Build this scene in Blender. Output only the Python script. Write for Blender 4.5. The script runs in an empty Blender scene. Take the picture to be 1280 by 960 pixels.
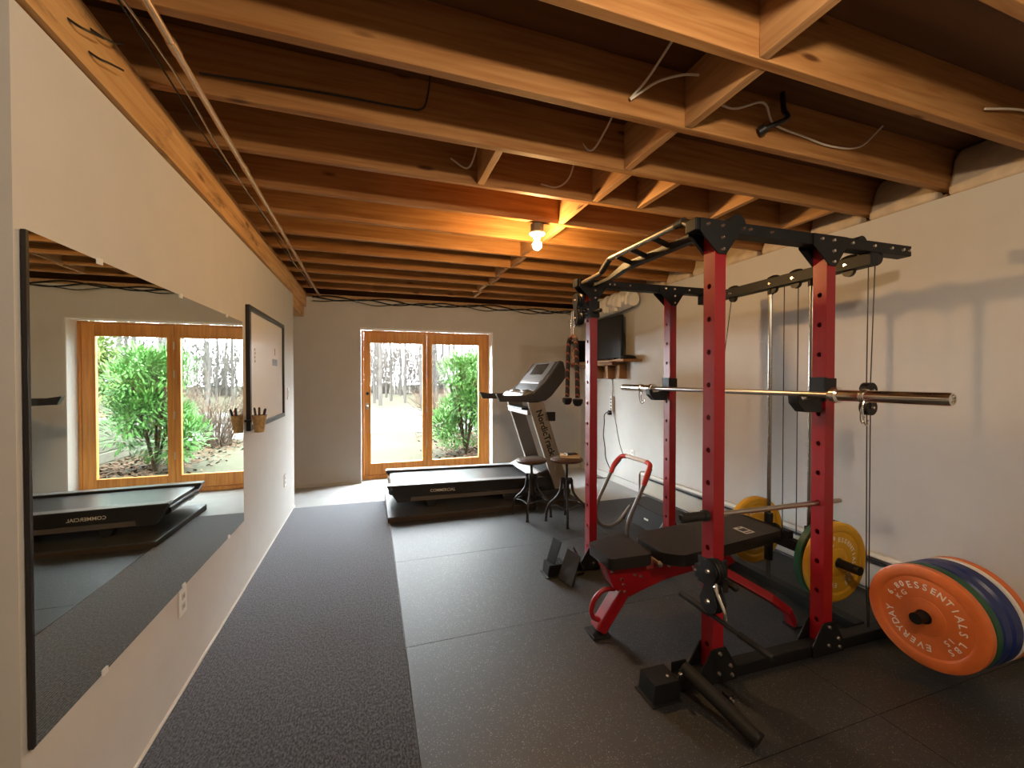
import bpy, bmesh, math, random
from mathutils import Vector, Matrix, Euler
random.seed(7)
S = bpy.context.scene
COL = S.collection
PI = math.pi
V = Vector

# ------------------------------------------------------------------ helpers
def add_box(bm, lo, hi, M=None):
    x0, y0, z0 = lo; x1, y1, z1 = hi
    vs = [bm.verts.new((M @ V(p)) if M else p) for p in
          ((x0,y0,z0),(x1,y0,z0),(x1,y1,z0),(x0,y1,z0),(x0,y0,z1),(x1,y0,z1),(x1,y1,z1),(x0,y1,z1))]
    for f in ((0,3,2,1),(4,5,6,7),(0,1,5,4),(1,2,6,5),(2,3,7,6),(3,0,4,7)):
        bm.faces.new([vs[i] for i in f])

def frame_of(d):
    d = V(d).normalized()
    a = V((0,0,1)) if abs(d.z) < .95 else V((1,0,0))
    x = a.cross(d).normalized(); y = d.cross(x)
    return x, y, d

def add_cyl(bm, p0, p1, r, seg=16, r2=None, caps=True):
    p0, p1 = V(p0), V(p1); r2 = r if r2 is None else r2
    x, y, d = frame_of(p1-p0)
    A = [bm.verts.new(p0 + (x*math.cos(t)+y*math.sin(t))*r) for t in [2*PI*i/seg for i in range(seg)]]
    B = [bm.verts.new(p1 + (x*math.cos(t)+y*math.sin(t))*r2) for t in [2*PI*i/seg for i in range(seg)]]
    for i in range(seg):
        j = (i+1) % seg
        bm.faces.new((A[i],A[j],B[j],B[i]))
    if caps:
        bm.faces.new(A[::-1]); bm.faces.new(B)

def smooth_path(pts, n=6):
    pts = [V(p) for p in pts]
    if len(pts) < 3: return pts
    out = []
    P = [pts[0]*2-pts[1]] + pts + [pts[-1]*2-pts[-2]]
    for i in range(1, len(P)-2):
        a, b, c, d = P[i-1], P[i], P[i+1], P[i+2]
        for k in range(n):
            t = k/n
            out.append(.5*((2*b)+(c-a)*t+(2*a-5*b+4*c-d)*t*t+(3*b-a-3*c+d)*t**3))
    out.append(pts[-1])
    return out

def add_tube(bm, pts, r, seg=10, n=6, closed=False, smooth=True, flat=None):
    pts = smooth_path(pts, n) if smooth else [V(p) for p in pts]
    rings = []; prev = None
    for i, p in enumerate(pts):
        a = pts[max(i-1,0)]; b = pts[min(i+1,len(pts)-1)]
        if closed: a = pts[i-1]; b = pts[(i+1) % len(pts)]
        d = (b-a).normalized()
        if prev is None: x, y, _ = frame_of(d)
        else:
            x = (prev - d*prev.dot(d)).normalized(); y = d.cross(x)
        prev = x
        rings.append([bm.verts.new(p + x*math.cos(2*PI*k/seg)*r + y*math.sin(2*PI*k/seg)*(r if flat is None else flat)) for k in range(seg)])
    m = len(rings)
    for i in range(m if closed else m-1):
        A, B = rings[i], rings[(i+1) % m]
        for k in range(seg):
            j = (k+1) % seg
            bm.faces.new((A[k],A[j],B[j],B[k]))
    if not closed:
        bm.faces.new(rings[0][::-1]); bm.faces.new(rings[-1])

def add_prism(bm, poly, axis, a, b):
    """extrude a 2D polygon along an axis: 'x' poly=(y,z), 'y' poly=(x,z), 'z' poly=(x,y)"""
    def P(p, t):
        return (t,p[0],p[1]) if axis=='x' else ((p[0],t,p[1]) if axis=='y' else (p[0],p[1],t))
    A = [bm.verts.new(P(p,a)) for p in poly]; B = [bm.verts.new(P(p,b)) for p in poly]
    n = len(poly)
    bm.faces.new(A[::-1]); bm.faces.new(B)
    for i in range(n):
        j = (i+1) % n
        bm.faces.new((A[i],A[j],B[j],B[i]))

def add_lathe(bm, prof, seg=40, M=None, closed=False):
    rings = []
    for r, z in prof:
        if r < 1e-6:
            rings.append([bm.verts.new((M @ V((0,0,z))) if M else (0,0,z))])
        else:
            q = []
            for k in range(seg):
                p = V((r*math.cos(2*PI*k/seg), r*math.sin(2*PI*k/seg), z))
                q.append(bm.verts.new((M @ p) if M else p))
            rings.append(q)
    n = len(rings)
    for i in range(n if closed else n-1):
        A, B = rings[i], rings[(i+1) % n]
        for k in range(seg):
            j = (k+1) % seg
            if len(A)==1 and len(B)==1: continue
            if len(A)==1: bm.faces.new((A[0],B[j],B[k]))
            elif len(B)==1: bm.faces.new((A[k],A[j],B[0]))
            else: bm.faces.new((A[k],A[j],B[j],B[k]))

def add_ball(bm, c, r, seg=14, sz=1.0):
    n = 8
    prof = [(r*math.sin(PI*i/n), -r*sz*math.cos(PI*i/n)) for i in range(n+1)]
    prof[0] = (0, prof[0][1]); prof[-1] = (0, prof[-1][1])
    add_lathe(bm, prof, seg, Matrix.Translation(V(c)))

def add_bolt(bm, p, d, r=.009, h=.006):
    p = V(p); d = V(d).normalized()
    add_cyl(bm, p-d*.002, p+d*h, r, 10, r*.65)

def bolt(parent, p, d, r=.0105, h=.008):
    bm = bmesh.new(); add_bolt(bm, p, d, r, h)
    return obj('bolt', bm, M_zinc, parent)

def obj(name, bm, mat, parent=None, loc=None, bevel=0, smooth=True, angle=40):
    bmesh.ops.recalc_face_normals(bm, faces=bm.faces)
    me = bpy.data.meshes.new(name)
    bm.to_mesh(me); bm.free()
    me.materials.append(mat)
    if smooth:
        me.polygons.foreach_set('use_smooth', [True]*len(me.polygons))
        me.set_sharp_from_angle(angle=math.radians(angle))
    o = bpy.data.objects.new(name, me); COL.objects.link(o)
    if parent: o.parent = parent
    if loc: o.location = loc
    if bevel:
        b = o.modifiers.new('bevel','BEVEL'); b.width = bevel; b.segments = 2; b.limit_method = 'ANGLE'
    return o

def tag(o, label=None, cat=None, group=None, kind=None):
    if label: o['label'] = label
    if cat: o['category'] = cat
    if group: o['group'] = group
    if kind: o['kind'] = kind
    return o

def thing(name, label, cat, loc=(0,0,0), rotz=0, group=None):
    o = bpy.data.objects.new(name, None); COL.objects.link(o)
    o.empty_display_size = .05
    o.location = loc; o.rotation_euler = (0,0,rotz)
    return tag(o, label, cat, group)

def copy_tree(o, parent=None):
    c = o.copy(); COL.objects.link(c)
    if parent: c.parent = parent
    for ch in list(o.children): copy_tree(ch, c)
    return c

def NB(): return bmesh.new()

def text_bm(body, size, ext=.0006, M=None, bm=None, align='CENTER', spacing=1.0, offs=.010):
    cu = bpy.data.curves.new('lettering','FONT')
    cu.body = body; cu.size = size; cu.extrude = ext; cu.align_x = align; cu.align_y = 'CENTER'
    cu.space_character = spacing; cu.resolution_u = 3; cu.offset = size*offs
    to = bpy.data.objects.new('lettering', cu); COL.objects.link(to)
    dg = bpy.context.evaluated_depsgraph_get()
    me = bpy.data.meshes.new_from_object(to.evaluated_get(dg))
    if M: me.transform(M)
    bm = bm or NB()
    bm.from_mesh(me)
    bpy.data.objects.remove(to); bpy.data.curves.remove(cu); bpy.data.meshes.remove(me)
    return bm

# ------------------------------------------------------------------ materials
def nt(name):
    m = bpy.data.materials.new(name); m.use_nodes = True
    n = m.node_tree; b = n.nodes['Principled BSDF']
    return m, n, b

def plain(name, col, rough=.5, metal=0, spec=.5, noise=0, nscale=30, bump=0, coat=0):
    m, n, b = nt(name)
    b.inputs['Base Color'].default_value = (*col,1); b.inputs['Roughness'].default_value = rough
    b.inputs['Metallic'].default_value = metal; b.inputs['Specular IOR Level'].default_value = spec
    b.inputs['Coat Weight'].default_value = coat
    if noise or bump:
        tc = n.nodes.new('ShaderNodeTexCoord'); nz = n.nodes.new('ShaderNodeTexNoise')
        nz.inputs['Scale'].default_value = nscale; nz.inputs['Detail'].default_value = 5
        n.links.new(tc.outputs['Object'], nz.inputs['Vector'])
        if noise:
            r = n.nodes.new('ShaderNodeValToRGB')
            r.color_ramp.elements[0].position = .3; r.color_ramp.elements[1].position = .7
            r.color_ramp.elements[0].color = (*[c*(1-noise) for c in col],1)
            r.color_ramp.elements[1].color = (*[min(1,c*(1+noise)) for c in col],1)
            n.links.new(nz.outputs['Fac'], r.inputs['Fac']); n.links.new(r.outputs['Color'], b.inputs['Base Color'])
        if bump:
            bp = n.nodes.new('ShaderNodeBump'); bp.inputs['Strength'].default_value = bump; bp.inputs['Distance'].default_value = .003
            n.links.new(nz.outputs['Fac'], bp.inputs['Height']); n.links.new(bp.outputs['Normal'], b.inputs['Normal'])
    return m

def wood(name, dark, light, axis='x', scale=1.0, rough=.6, knots=True, knotcol=(.10,.035,.01)):
    m, n, b = nt(name)
    tc = n.nodes.new('ShaderNodeTexCoord'); oi = n.nodes.new('ShaderNodeObjectInfo')
    ad = n.nodes.new('ShaderNodeVectorMath'); ad.operation = 'MULTIPLY_ADD'
    cb = n.nodes.new('ShaderNodeCombineXYZ')
    for k in range(3): n.links.new(oi.outputs['Random'], cb.inputs[k])
    n.links.new(cb.outputs[0], ad.inputs[0]); ad.inputs[1].default_value = (37,53,71); n.links.new(tc.outputs['Object'], ad.inputs[2])
    mp = n.nodes.new('ShaderNodeMapping')
    sc = {'x':(1.2,22,22),'y':(22,1.2,22),'z':(22,22,1.2)}[axis]
    mp.inputs['Scale'].default_value = [s*scale for s in sc]
    n.links.new(ad.outputs[0], mp.inputs['Vector'])
    nz = n.nodes.new('ShaderNodeTexNoise'); nz.inputs['Scale'].default_value = 1.6; nz.inputs['Detail'].default_value = 6; nz.inputs['Distortion'].default_value = .8
    n.links.new(mp.outputs[0], nz.inputs['Vector'])
    r = n.nodes.new('ShaderNodeValToRGB')
    r.color_ramp.elements[0].position = .32; r.color_ramp.elements[0].color = (*dark,1)
    r.color_ramp.elements[1].position = .68; r.color_ramp.elements[1].color = (*light,1)
    n.links.new(nz.outputs['Fac'], r.inputs['Fac'])
    out = r.outputs['Color']
    if knots:
        mp2 = n.nodes.new('ShaderNodeMapping')
        k2 = {'x':(2.2,8,8),'y':(8,2.2,8),'z':(8,8,2.2)}[axis]
        mp2.inputs['Scale'].default_value = [s*scale for s in k2]
        n.links.new(ad.outputs[0], mp2.inputs['Vector'])
        vo = n.nodes.new('ShaderNodeTexVoronoi'); vo.inputs['Scale'].default_value = 1.0
        n.links.new(mp2.outputs[0], vo.inputs['Vector'])
        kr = n.nodes.new('ShaderNodeValToRGB')
        kr.color_ramp.elements[0].position = .06; kr.color_ramp.elements[0].color = (1,1,1,1)
        kr.color_ramp.elements[1].position = .13; kr.color_ramp.elements[1].color = (0,0,0,1)
        n.links.new(vo.outputs['Distance'], kr.inputs['Fac'])
        mx = n.nodes.new('ShaderNodeMix'); mx.data_type = 'RGBA'
        n.links.new(kr.outputs['Color'], mx.inputs['Factor']); n.links.new(out, mx.inputs[6]); mx.inputs[7].default_value = (*knotcol,1)
        out = mx.outputs[2]
    n.links.new(out, b.inputs['Base Color'])
    b.inputs['Roughness'].default_value = rough; b.inputs['Specular IOR Level'].default_value = .3
    bp = n.nodes.new('ShaderNodeBump'); bp.inputs['Strength'].default_value = .15; bp.inputs['Distance'].default_value = .002
    n.links.new(nz.outputs['Fac'], bp.inputs['Height']); n.links.new(bp.outputs['Normal'], b.inputs['Normal'])
    return m

def speckled(name, base, speck, scale, thr, rough, bump=.1, spec=.5, ribs=0):
    m, n, b = nt(name)
    tc = n.nodes.new('ShaderNodeTexCoord')
    vo = n.nodes.new('ShaderNodeTexVoronoi'); vo.inputs['Scale'].default_value = scale
    n.links.new(tc.outputs['Object'], vo.inputs['Vector'])
    wn = n.nodes.new('ShaderNodeTexWhiteNoise'); wn.noise_dimensions = '3D'
    n.links.new(vo.outputs['Position'], wn.inputs['Vector'])
    r = n.nodes.new('ShaderNodeValToRGB')
    r.color_ramp.elements[0].position = thr; r.color_ramp.elements[0].color = (*base,1)
    r.color_ramp.elements[1].position = min(1,thr+.02); r.color_ramp.elements[1].color = (*speck,1)
    n.links.new(wn.outputs['Value'], r.inputs['Fac'])
    n.links.new(r.outputs['Color'], b.inputs['Base Color'])
    b.inputs['Roughness'].default_value = rough; b.inputs['Specular IOR Level'].default_value = spec
    nz = n.nodes.new('ShaderNodeTexNoise'); nz.inputs['Scale'].default_value = 260; nz.inputs['Detail'].default_value = 3
    n.links.new(tc.outputs['Object'], nz.inputs['Vector'])
    bp = n.nodes.new('ShaderNodeBump'); bp.inputs['Strength'].default_value = bump; bp.inputs['Distance'].default_value = .002
    n.links.new(nz.outputs['Fac'], bp.inputs['Height']); n.links.new(bp.outputs['Normal'], b.inputs['Normal'])
    return m

def carpet_mat():
    m, n, b = nt('charcoal_carpet')
    tc = n.nodes.new('ShaderNodeTexCoord')
    mp = n.nodes.new('ShaderNodeMapping'); mp.inputs['Scale'].default_value = (1,.55,1)
    n.links.new(tc.outputs['Object'], mp.inputs['Vector'])
    nz = n.nodes.new('ShaderNodeTexNoise'); nz.inputs['Scale'].default_value = 120; nz.inputs['Detail'].default_value = 4; nz.inputs['Roughness'].default_value = .75
    n.links.new(mp.outputs[0], nz.inputs['Vector'])
    r = n.nodes.new('ShaderNodeValToRGB')
    r.color_ramp.elements[0].position = .43; r.color_ramp.elements[0].color = (.012,.0145,.019,1)
    r.color_ramp.elements[1].position = .60; r.color_ramp.elements[1].color = (.105,.122,.152,1)
    n.links.new(nz.outputs['Fac'], r.inputs['Fac']); n.links.new(r.outputs['Color'], b.inputs['Base Color'])
    wv = n.nodes.new('ShaderNodeTexWave'); wv.bands_direction = 'X'; wv.inputs['Scale'].default_value = 28; wv.inputs['Distortion'].default_value = .6
    n.links.new(tc.outputs['Object'], wv.inputs['Vector'])
    ma = n.nodes.new('ShaderNodeMath'); ma.operation = 'MULTIPLY_ADD'; ma.inputs[1].default_value = .3
    n.links.new(wv.outputs['Fac'], ma.inputs[0]); n.links.new(nz.outputs['Fac'], ma.inputs[2])
    bp = n.nodes.new('ShaderNodeBump'); bp.inputs['Strength'].default_value = .6; bp.inputs['Distance'].default_value = .004
    n.links.new(ma.outputs[0], bp.inputs['Height']); n.links.new(bp.outputs['Normal'], b.inputs['Normal'])
    b.inputs['Roughness'].default_value = .9; b.inputs['Specular IOR Level'].default_value = .2
    b.inputs['Sheen Weight'].default_value = .9; b.inputs['Sheen Roughness'].default_value = .4; b.inputs['Sheen Tint'].default_value = (.9,.92,1,1)
    return m

def glass_mat(name, tint=(1,1,1), gloss=.07):
    m = bpy.data.materials.new(name); m.use_nodes = True; n = m.node_tree
    n.nodes.clear()
    o = n.nodes.new('ShaderNodeOutputMaterial'); t = n.nodes.new('ShaderNodeBsdfTransparent'); g = n.nodes.new('ShaderNodeBsdfGlossy')
    t.inputs['Color'].default_value = (*tint,1); g.inputs['Roughness'].default_value = .02
    mx = n.nodes.new('ShaderNodeMixShader'); mx.inputs[0].default_value = gloss
    n.links.new(t.outputs[0], mx.inputs[1]); n.links.new(g.outputs[0], mx.inputs[2]); n.links.new(mx.outputs[0], o.inputs['Surface'])
    return m

def emit_mat(name, col, st):
    m = bpy.data.materials.new(name); m.use_nodes = True; n = m.node_tree
    n.nodes.clear()
    o = n.nodes.new('ShaderNodeOutputMaterial'); e = n.nodes.new('ShaderNodeEmission')
    e.inputs['Color'].default_value = (*col,1); e.inputs['Strength'].default_value = st
    n.links.new(e.outputs[0], o.inputs['Surface'])
    return m

M_wall = plain('painted_wall', (.60,.585,.555), .75, noise=.02, nscale=6, bump=.05, spec=.3)
M_wallin = plain('white_paint', (.82,.81,.78), .6)
M_conc = plain('painted_concrete', (.47,.48,.47), .55, noise=.08, nscale=4, bump=.06)
M_joist = wood('joist_wood', (.28,.115,.032), (.42,.215,.076), 'x')
M_block = wood('blocking_wood', (.36,.18,.07), (.52,.29,.125), 'y')
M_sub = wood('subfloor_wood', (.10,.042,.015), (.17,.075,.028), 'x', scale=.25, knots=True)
M_beam = wood('beam_wood', (.46,.24,.085), (.66,.40,.17), 'y', scale=.8, knotcol=(.16,.07,.025))
def stain(m, col, scale, lo, hi):
    n = m.node_tree; b = n.nodes['Principled BSDF']; src = b.inputs['Base Color'].links[0].from_socket
    tc = n.nodes.new('ShaderNodeTexCoord'); mp = n.nodes.new('ShaderNodeMapping'); mp.inputs['Scale'].default_value = scale
    nz = n.nodes.new('ShaderNodeTexNoise'); nz.inputs['Scale'].default_value = 1; nz.inputs['Detail'].default_value = 7; nz.inputs['Roughness'].default_value = .7
    r = n.nodes.new('ShaderNodeValToRGB'); r.color_ramp.elements[0].position = lo; r.color_ramp.elements[1].position = hi
    r.color_ramp.elements[0].color = (0,0,0,1); r.color_ramp.elements[1].color = (1,1,1,1)
    mx = n.nodes.new('ShaderNodeMix'); mx.data_type = 'RGBA'; mx.inputs[7].default_value = (*col,1)
    n.links.new(tc.outputs['Object'], mp.inputs['Vector']); n.links.new(mp.outputs[0], nz.inputs['Vector']); n.links.new(nz.outputs['Fac'], r.inputs['Fac'])
    n.links.new(r.outputs['Color'], mx.inputs['Factor']); n.links.new(src, mx.inputs[6]); n.links.new(mx.outputs[2], b.inputs['Base Color'])
stain(M_beam, (.13,.065,.025), (14,3.2,14), .56, .74)
M_sill = wood('sill_wood', (.42,.25,.12), (.55,.36,.19), 'y', knots=False)
M_door = wood('fir_door_wood', (.42,.155,.028), (.62,.27,.06), 'z', scale=.8, knots=False, rough=.4)
M_carpet = carpet_mat()
M_rubber = speckled('speckled_rubber', (.007,.0085,.0105), (.15,.15,.15), 350, .960, .57, .16, spec=1.0)
M_rubplain = speckled('treadmill_mat_rubber', (.02,.02,.021), (.05,.05,.05), 200, .9, .5, .08, spec=.7)
M_edge = wood('mat_edge_board', (.035,.022,.014), (.06,.04,.027), 'x', knots=False)
M_red = plain('red_powder_coat', (.25,.0018,.006), .36, spec=.5, coat=.15)
M_red2 = plain('bench_red', (.26,.002,.006), .38, spec=.5)
M_black = plain('black_powder_coat', (.007,.007,.0072), .5, spec=.28, noise=.1, nscale=200)
M_blackmet = plain('black_steel', (.02,.019,.018), .35, metal=.3)
M_vinyl = plain('black_vinyl', (.012,.010,.009), .44, spec=.4, bump=.12, nscale=180)
M_plastic = plain('black_plastic', (.009,.009,.009), .42, spec=.3)
M_grip = plain('rubber_grip', (.011,.010,.009), .65, spec=.35, bump=.2, nscale=120)
M_chrome = plain('chrome', (.78,.76,.73), .16, metal=1)
M_zinc = plain('zinc_bolt', (.85,.82,.77), .22, metal=1)
M_steel = plain('brushed_steel', (.50,.47,.43), .32, metal=1)
M_cable = plain('black_cable', (.012,.012,.012), .5)
M_mirror = plain('mirror_glass', (.86,.93,.90), .008, metal=1)
M_frame = plain('black_frame', (.012,.010,.010), .4)
M_board = plain('whiteboard', (.80,.77,.72), .28, spec=.6)
M_plate = plain('white_plate', (.78,.77,.74), .4)
M_socket = plain('socket_face', (.55,.54,.52), .5)
M_slot = plain('dark_slot', (.02,.02,.02), .6)
M_copper = plain('pipe_metal', (.62,.44,.30), .33, metal=.85)
M_white = plain('white_plastic', (.75,.75,.73), .45)
M_romex = plain('white_cable', (.66,.60,.50), .5)
M_foam = plain('insulation', (.60,.49,.36), .9, noise=.15, nscale=12, bump=.5)
M_wrap = plain('white_pipe_wrap', (.78,.75,.70), .7, noise=.06, nscale=9, bump=.5)
M_or = plain('orange_rubber', (.64,.15,.032), .42, noise=.04, nscale=40)
M_gr = plain('green_rubber', (.008,.07,.03), .42)
M_bl = plain('blue_rubber', (.008,.022,.12), .36)
M_wh = plain('white_rubber', (.75,.72,.66), .5)
M_ye = plain('yellow_rubber', (.62,.33,.015), .42, noise=.04, nscale=40)
M_let = plain('white_lettering', (.80,.74,.66), .6)
M_seat = wood('stool_seat_wood', (.045,.025,.015), (.09,.055,.035), 'x', knots=False, rough=.4)
M_iron = plain('cast_iron', (.022,.02,.019), .5, metal=.4)
M_tmgrey = plain('treadmill_silver', (.21,.195,.18), .4, metal=.25)
M_tmdark = plain('treadmill_black', (.012,.012,.013), .35)
M_belt = plain('running_belt', (.018,.018,.02), .32, spec=.6)
M_tmrail = plain('treadmill_foot_rail', (.22,.22,.22), .35)
M_screen = plain('dark_screen', (.012,.012,.014), .22, spec=.5)
M_tv = plain('tv_screen', (.014,.013,.012), .3, spec=.35)
M_shelf = wood('shelf_wood', (.24,.12,.05), (.36,.20,.09), 'y', knots=False)
M_paper = plain('book_paper', (.62,.52,.38), .7)
M_bookred = plain('book_cover', (.50,.34,.20), .5)
M_tan = plain('bucket_card', (.40,.27,.13), .6, noise=.35, nscale=45)
M_abgrey = plain('grey_steel_tube', (.15,.14,.13), .4, metal=.5)
M_abred = plain('red_foam_grip', (.55,.04,.03), .6)
M_absilver = plain('pale_grip_band', (.62,.50,.42), .4)
M_fabric = plain('black_fabric', (.012,.012,.012), .85)
M_porc = plain('porcelain', (.75,.72,.62), .35)
M_box = plain('junction_box', (.16,.16,.12), .5, metal=.3)
M_glass = glass_mat('door_glass')
M_heater = plain('heater_enamel', (.66,.62,.54), .5)
M_rope = None

def rope_mat():
    m, n, b = nt('black_and_red_rope')
    tc = n.nodes.new('ShaderNodeTexCoord')
    wv = n.nodes.new('ShaderNodeTexWave'); wv.bands_direction = 'DIAGONAL'; wv.inputs['Scale'].default_value = 11; wv.inputs['Distortion'].default_value = 0
    n.links.new(tc.outputs['Object'], wv.inputs['Vector'])
    r = n.nodes.new('ShaderNodeValToRGB'); r.color_ramp.interpolation = 'CONSTANT'
    r.color_ramp.elements[0].position = 0; r.color_ramp.elements[0].color = (.015,.013,.013,1)
    r.color_ramp.elements[1].position = .91; r.color_ramp.elements[1].color = (.27,.06,.04,1)
    n.links.new(wv.outputs['Fac'], r.inputs['Fac']); n.links.new(r.outputs['Color'], b.inputs['Base Color'])
    b.inputs['Roughness'].default_value = .85
    return m
M_rope = rope_mat()

# ------------------------------------------------------------------ room shell
def struct(name, boxes, mat, bevel=0):
    bm = NB()
    for lo, hi in boxes: add_box(bm, lo, hi)
    o = obj(name, bm, mat, bevel=bevel, smooth=False)
    return tag(o, kind='structure')

FZ = -.012
WB = 5.95            # back wall face
struct('floor', [((-2.8,-2.7,-.2),(3.4,6.25,FZ))], M_conc)
DX0, DX1, DZ = -.152, 1.697, 2.082
struct('wall_back', [((-2.8,WB,FZ),(DX0,6.25,2.45)), ((DX1,WB,FZ),(3.4,6.25,2.45)), ((DX0,WB,DZ),(DX1,6.25,2.45))], M_wall)
struct('wall_right', [((3.15,-2.7,FZ),(3.4,WB,2.45))], M_wall)
struct('wall_rear', [((-2.8,-2.7,FZ),(3.15,-2.5,2.74))], M_wall)
struct('wall_outer_left', [((-2.8,-2.5,FZ),(-2.6,WB,2.74))], M_wall)
struct('wall_left', [((-.935,1.346,FZ),(-.815,5.1,2.19)), ((-.8215,1.346,2.19),(-.815,5.1,2.314)), ((-.935,1.334,FZ),(-.815,1.346,2.314))], M_wall)
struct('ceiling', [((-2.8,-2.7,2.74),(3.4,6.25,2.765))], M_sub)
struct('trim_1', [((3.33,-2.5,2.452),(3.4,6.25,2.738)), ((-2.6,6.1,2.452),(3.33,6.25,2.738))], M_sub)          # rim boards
struct('trim_2', [((3.25,-2.5,2.452),(3.328,5.94,2.498)), ((-2.59,5.97,2.452),(3.328,6.098,2.498))], M_sill)   # sill plates
struct('trim_3', [((DX0,5.952,FZ),(DX0+.012,6.13,DZ-.0)), ((DX1-.012,5.952,FZ),(DX1,6.13,DZ)), ((DX0+.012,5.952,DZ-.012),(DX1-.012,6.13,DZ))], M_wallin)  # white reveals
struct('baseboard_right', [((3.128,4.36,FZ),(3.148,5.93,.075))], M_wall)
struct('baseboard_left', [((-.8148,1.346,FZ),(-.8062,5.1,.008))], M_wallin)
struct('baseboard_back', [((1.75,5.925,FZ),(3.12,5.948,.06)), ((-2.5,5.935,FZ),(-.17,5.948,.02))], M_wall)

# beam over the left wall
bm = NB()
add_box(bm, (-.96,1.36,2.192), (-.8225,5.93,2.499))
add_box(bm, (-.96,-2.49,2.318), (-.8225,1.36,2.499))
add_box(bm, (-.8225,-2.49,2.318), (-.795,5.93,2.499))
tag(obj('support_beam', bm, M_beam, smooth=False), 'long solid timber beam running along the top of the left wall', 'beam')

# joists
JY = [1.105 + .4064*k for k in range(-4, 12)]
ords = ['1st','2nd','3rd','4th','5th','6th','7th','8th','9th','10th','11th','12th','13th','14th','15th','16th']
for i, y in enumerate(JY):
    bm = NB(); add_box(bm, (-2.58,y,2.5), (3.325,y+.038,2.738))
    n = len(JY)-1-i
    tag(obj('ceiling_joist', bm, M_joist, bevel=.003, smooth=False),
        'exposed wooden ceiling joist, %s in front of the glass-door wall' % ords[n], 'joist', 'exposed ceiling joists')
# blocking between joists
bays = []
for i in range(len(JY)-1):
    bays.append((i, 1.285 if i % 2 else 1.325))
    y = JY[i]
def blocking(i, x, label):
    bm = NB(); y0 = JY[i]+.0385; y1 = JY[i+1]-.0005
    add_box(bm, (x-.019,y0,2.502), (x+.019,y1,2.736))
    tag(obj('wood_blocking', bm, M_block, bevel=.002, smooth=False), label, 'wood block', 'blocking between joists')
for i, x in bays:
    n = len(JY)-2-i
    blocking(i, x, 'wood block of the long ceiling row, %s joist bay from the glass doors' % ords[n])
bi = min(range(len(JY)), key=lambda k: abs(JY[k]-1.918))
blocking(bi, .59, 'short lone wood block left of the main row, in front of the lamp')
blocking(bi, 1.65, 'short wood block just right of the main row, above the near rack post')
blocking(bi, 2.235, 'short wood block above the rack cross beam, second right of the main row')
blocking(bi, 2.895, 'short wood block nearest the right wall above the rack')
# insulation in the rim bays over the right wall
for i in range(3, len(JY)-1):
    bm = NB(); y0 = JY[i]+.045; y1 = JY[i+1]-.007
    nseg = 8; poly = []
    w = random.uniform(.02,.06)
    add_prism(bm, [(3.245,2.455),(3.245,2.52),(3.322,2.52),(3.322,2.73),(3.23+w,2.735),(3.19+w*.6,2.66),(3.185,2.56),(3.16,2.50),(3.158,2.455)], 'y', y0, y1)
    n = len(JY)-2-i
    tag(obj('insulation_batt', bm, M_foam, bevel=.02), 'pale insulation pad above the right wall, %s joist bay from the glass doors' % ords[n], 'insulation', 'insulation pads above the right wall')

# ------------------------------------------------------------------ glass door
def door():
    bm = NB()
    x0, x1, z0, z1 = -.138, 1.683, -.008, 2.068
    yf, yb = 6.135, 6.185
    add_box(bm, (x0,yf-.004,z0),(x0+.03,yb+.04,z1)); add_box(bm, (x1-.03,yf-.004,z0),(x1,yb+.04,z1))
    add_box(bm, (x0+.03,yf-.004,z1-.022),(x1-.03,yb+.04,z1)); add_box(bm, (x0+.03,yf-.01,z0),(x1-.03,yb+.05,.045))
    fr = tag(obj('door_1', bm, M_door, bevel=.003, smooth=False), kind='structure')
    tag(fr, 'wooden double glass door in the back wall', None)
    for (a, b, nm) in ((x0+.032,.752,'door_leaf'), (.756,x1-.032,'door_leaf')):
        bm = NB()
        pl, pr = (-.018,.690) if a < 0 else (.830,1.524)
        add_box(bm, (a,yf,.048),(pl,yb,z1-.024)); add_box(bm, (pr,yf,.048),(b,yb,z1-.024))
        add_box(bm, (pl,yf,.048),(pr,yb,.212)); add_box(bm, (pl,yf,1.897),(pr,yb,z1-.024))
        lf = obj(nm, bm, M_door, fr, bevel=.004, smooth=False)
        bm = NB(); add_box(bm, (pl-.004,yf+.02,.208),(pr+.004,yf+.028,1.901))
        obj('pane', bm, M_glass, lf, smooth=False)
        if a < 0:
            bm = NB(); add_box(bm, (-.085,yf-.006,.965),(-.045,yf,1.06)); add_cyl(bm, (-.065,yf-.006,1.01),(-.065,yf-.045,1.01),.013); add_ball(bm,(-.065,yf-.05,1.01),.02)
            obj('door_knob', bm, M_steel, lf)
            bm = NB(); add_cyl(bm, (-.06,yf,1.19),(-.06,yf-.012,1.19),.022)
            obj('deadbolt', bm, M_blackmet, lf)
    for z in (.45,.95,1.45,1.8):
        bm = NB(); add_cyl(bm, (.754,yf-.006,z-.045),(.754,yf-.006,z+.045),.007)
        obj('hinge', bm, M_steel, fr)
door()

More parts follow.
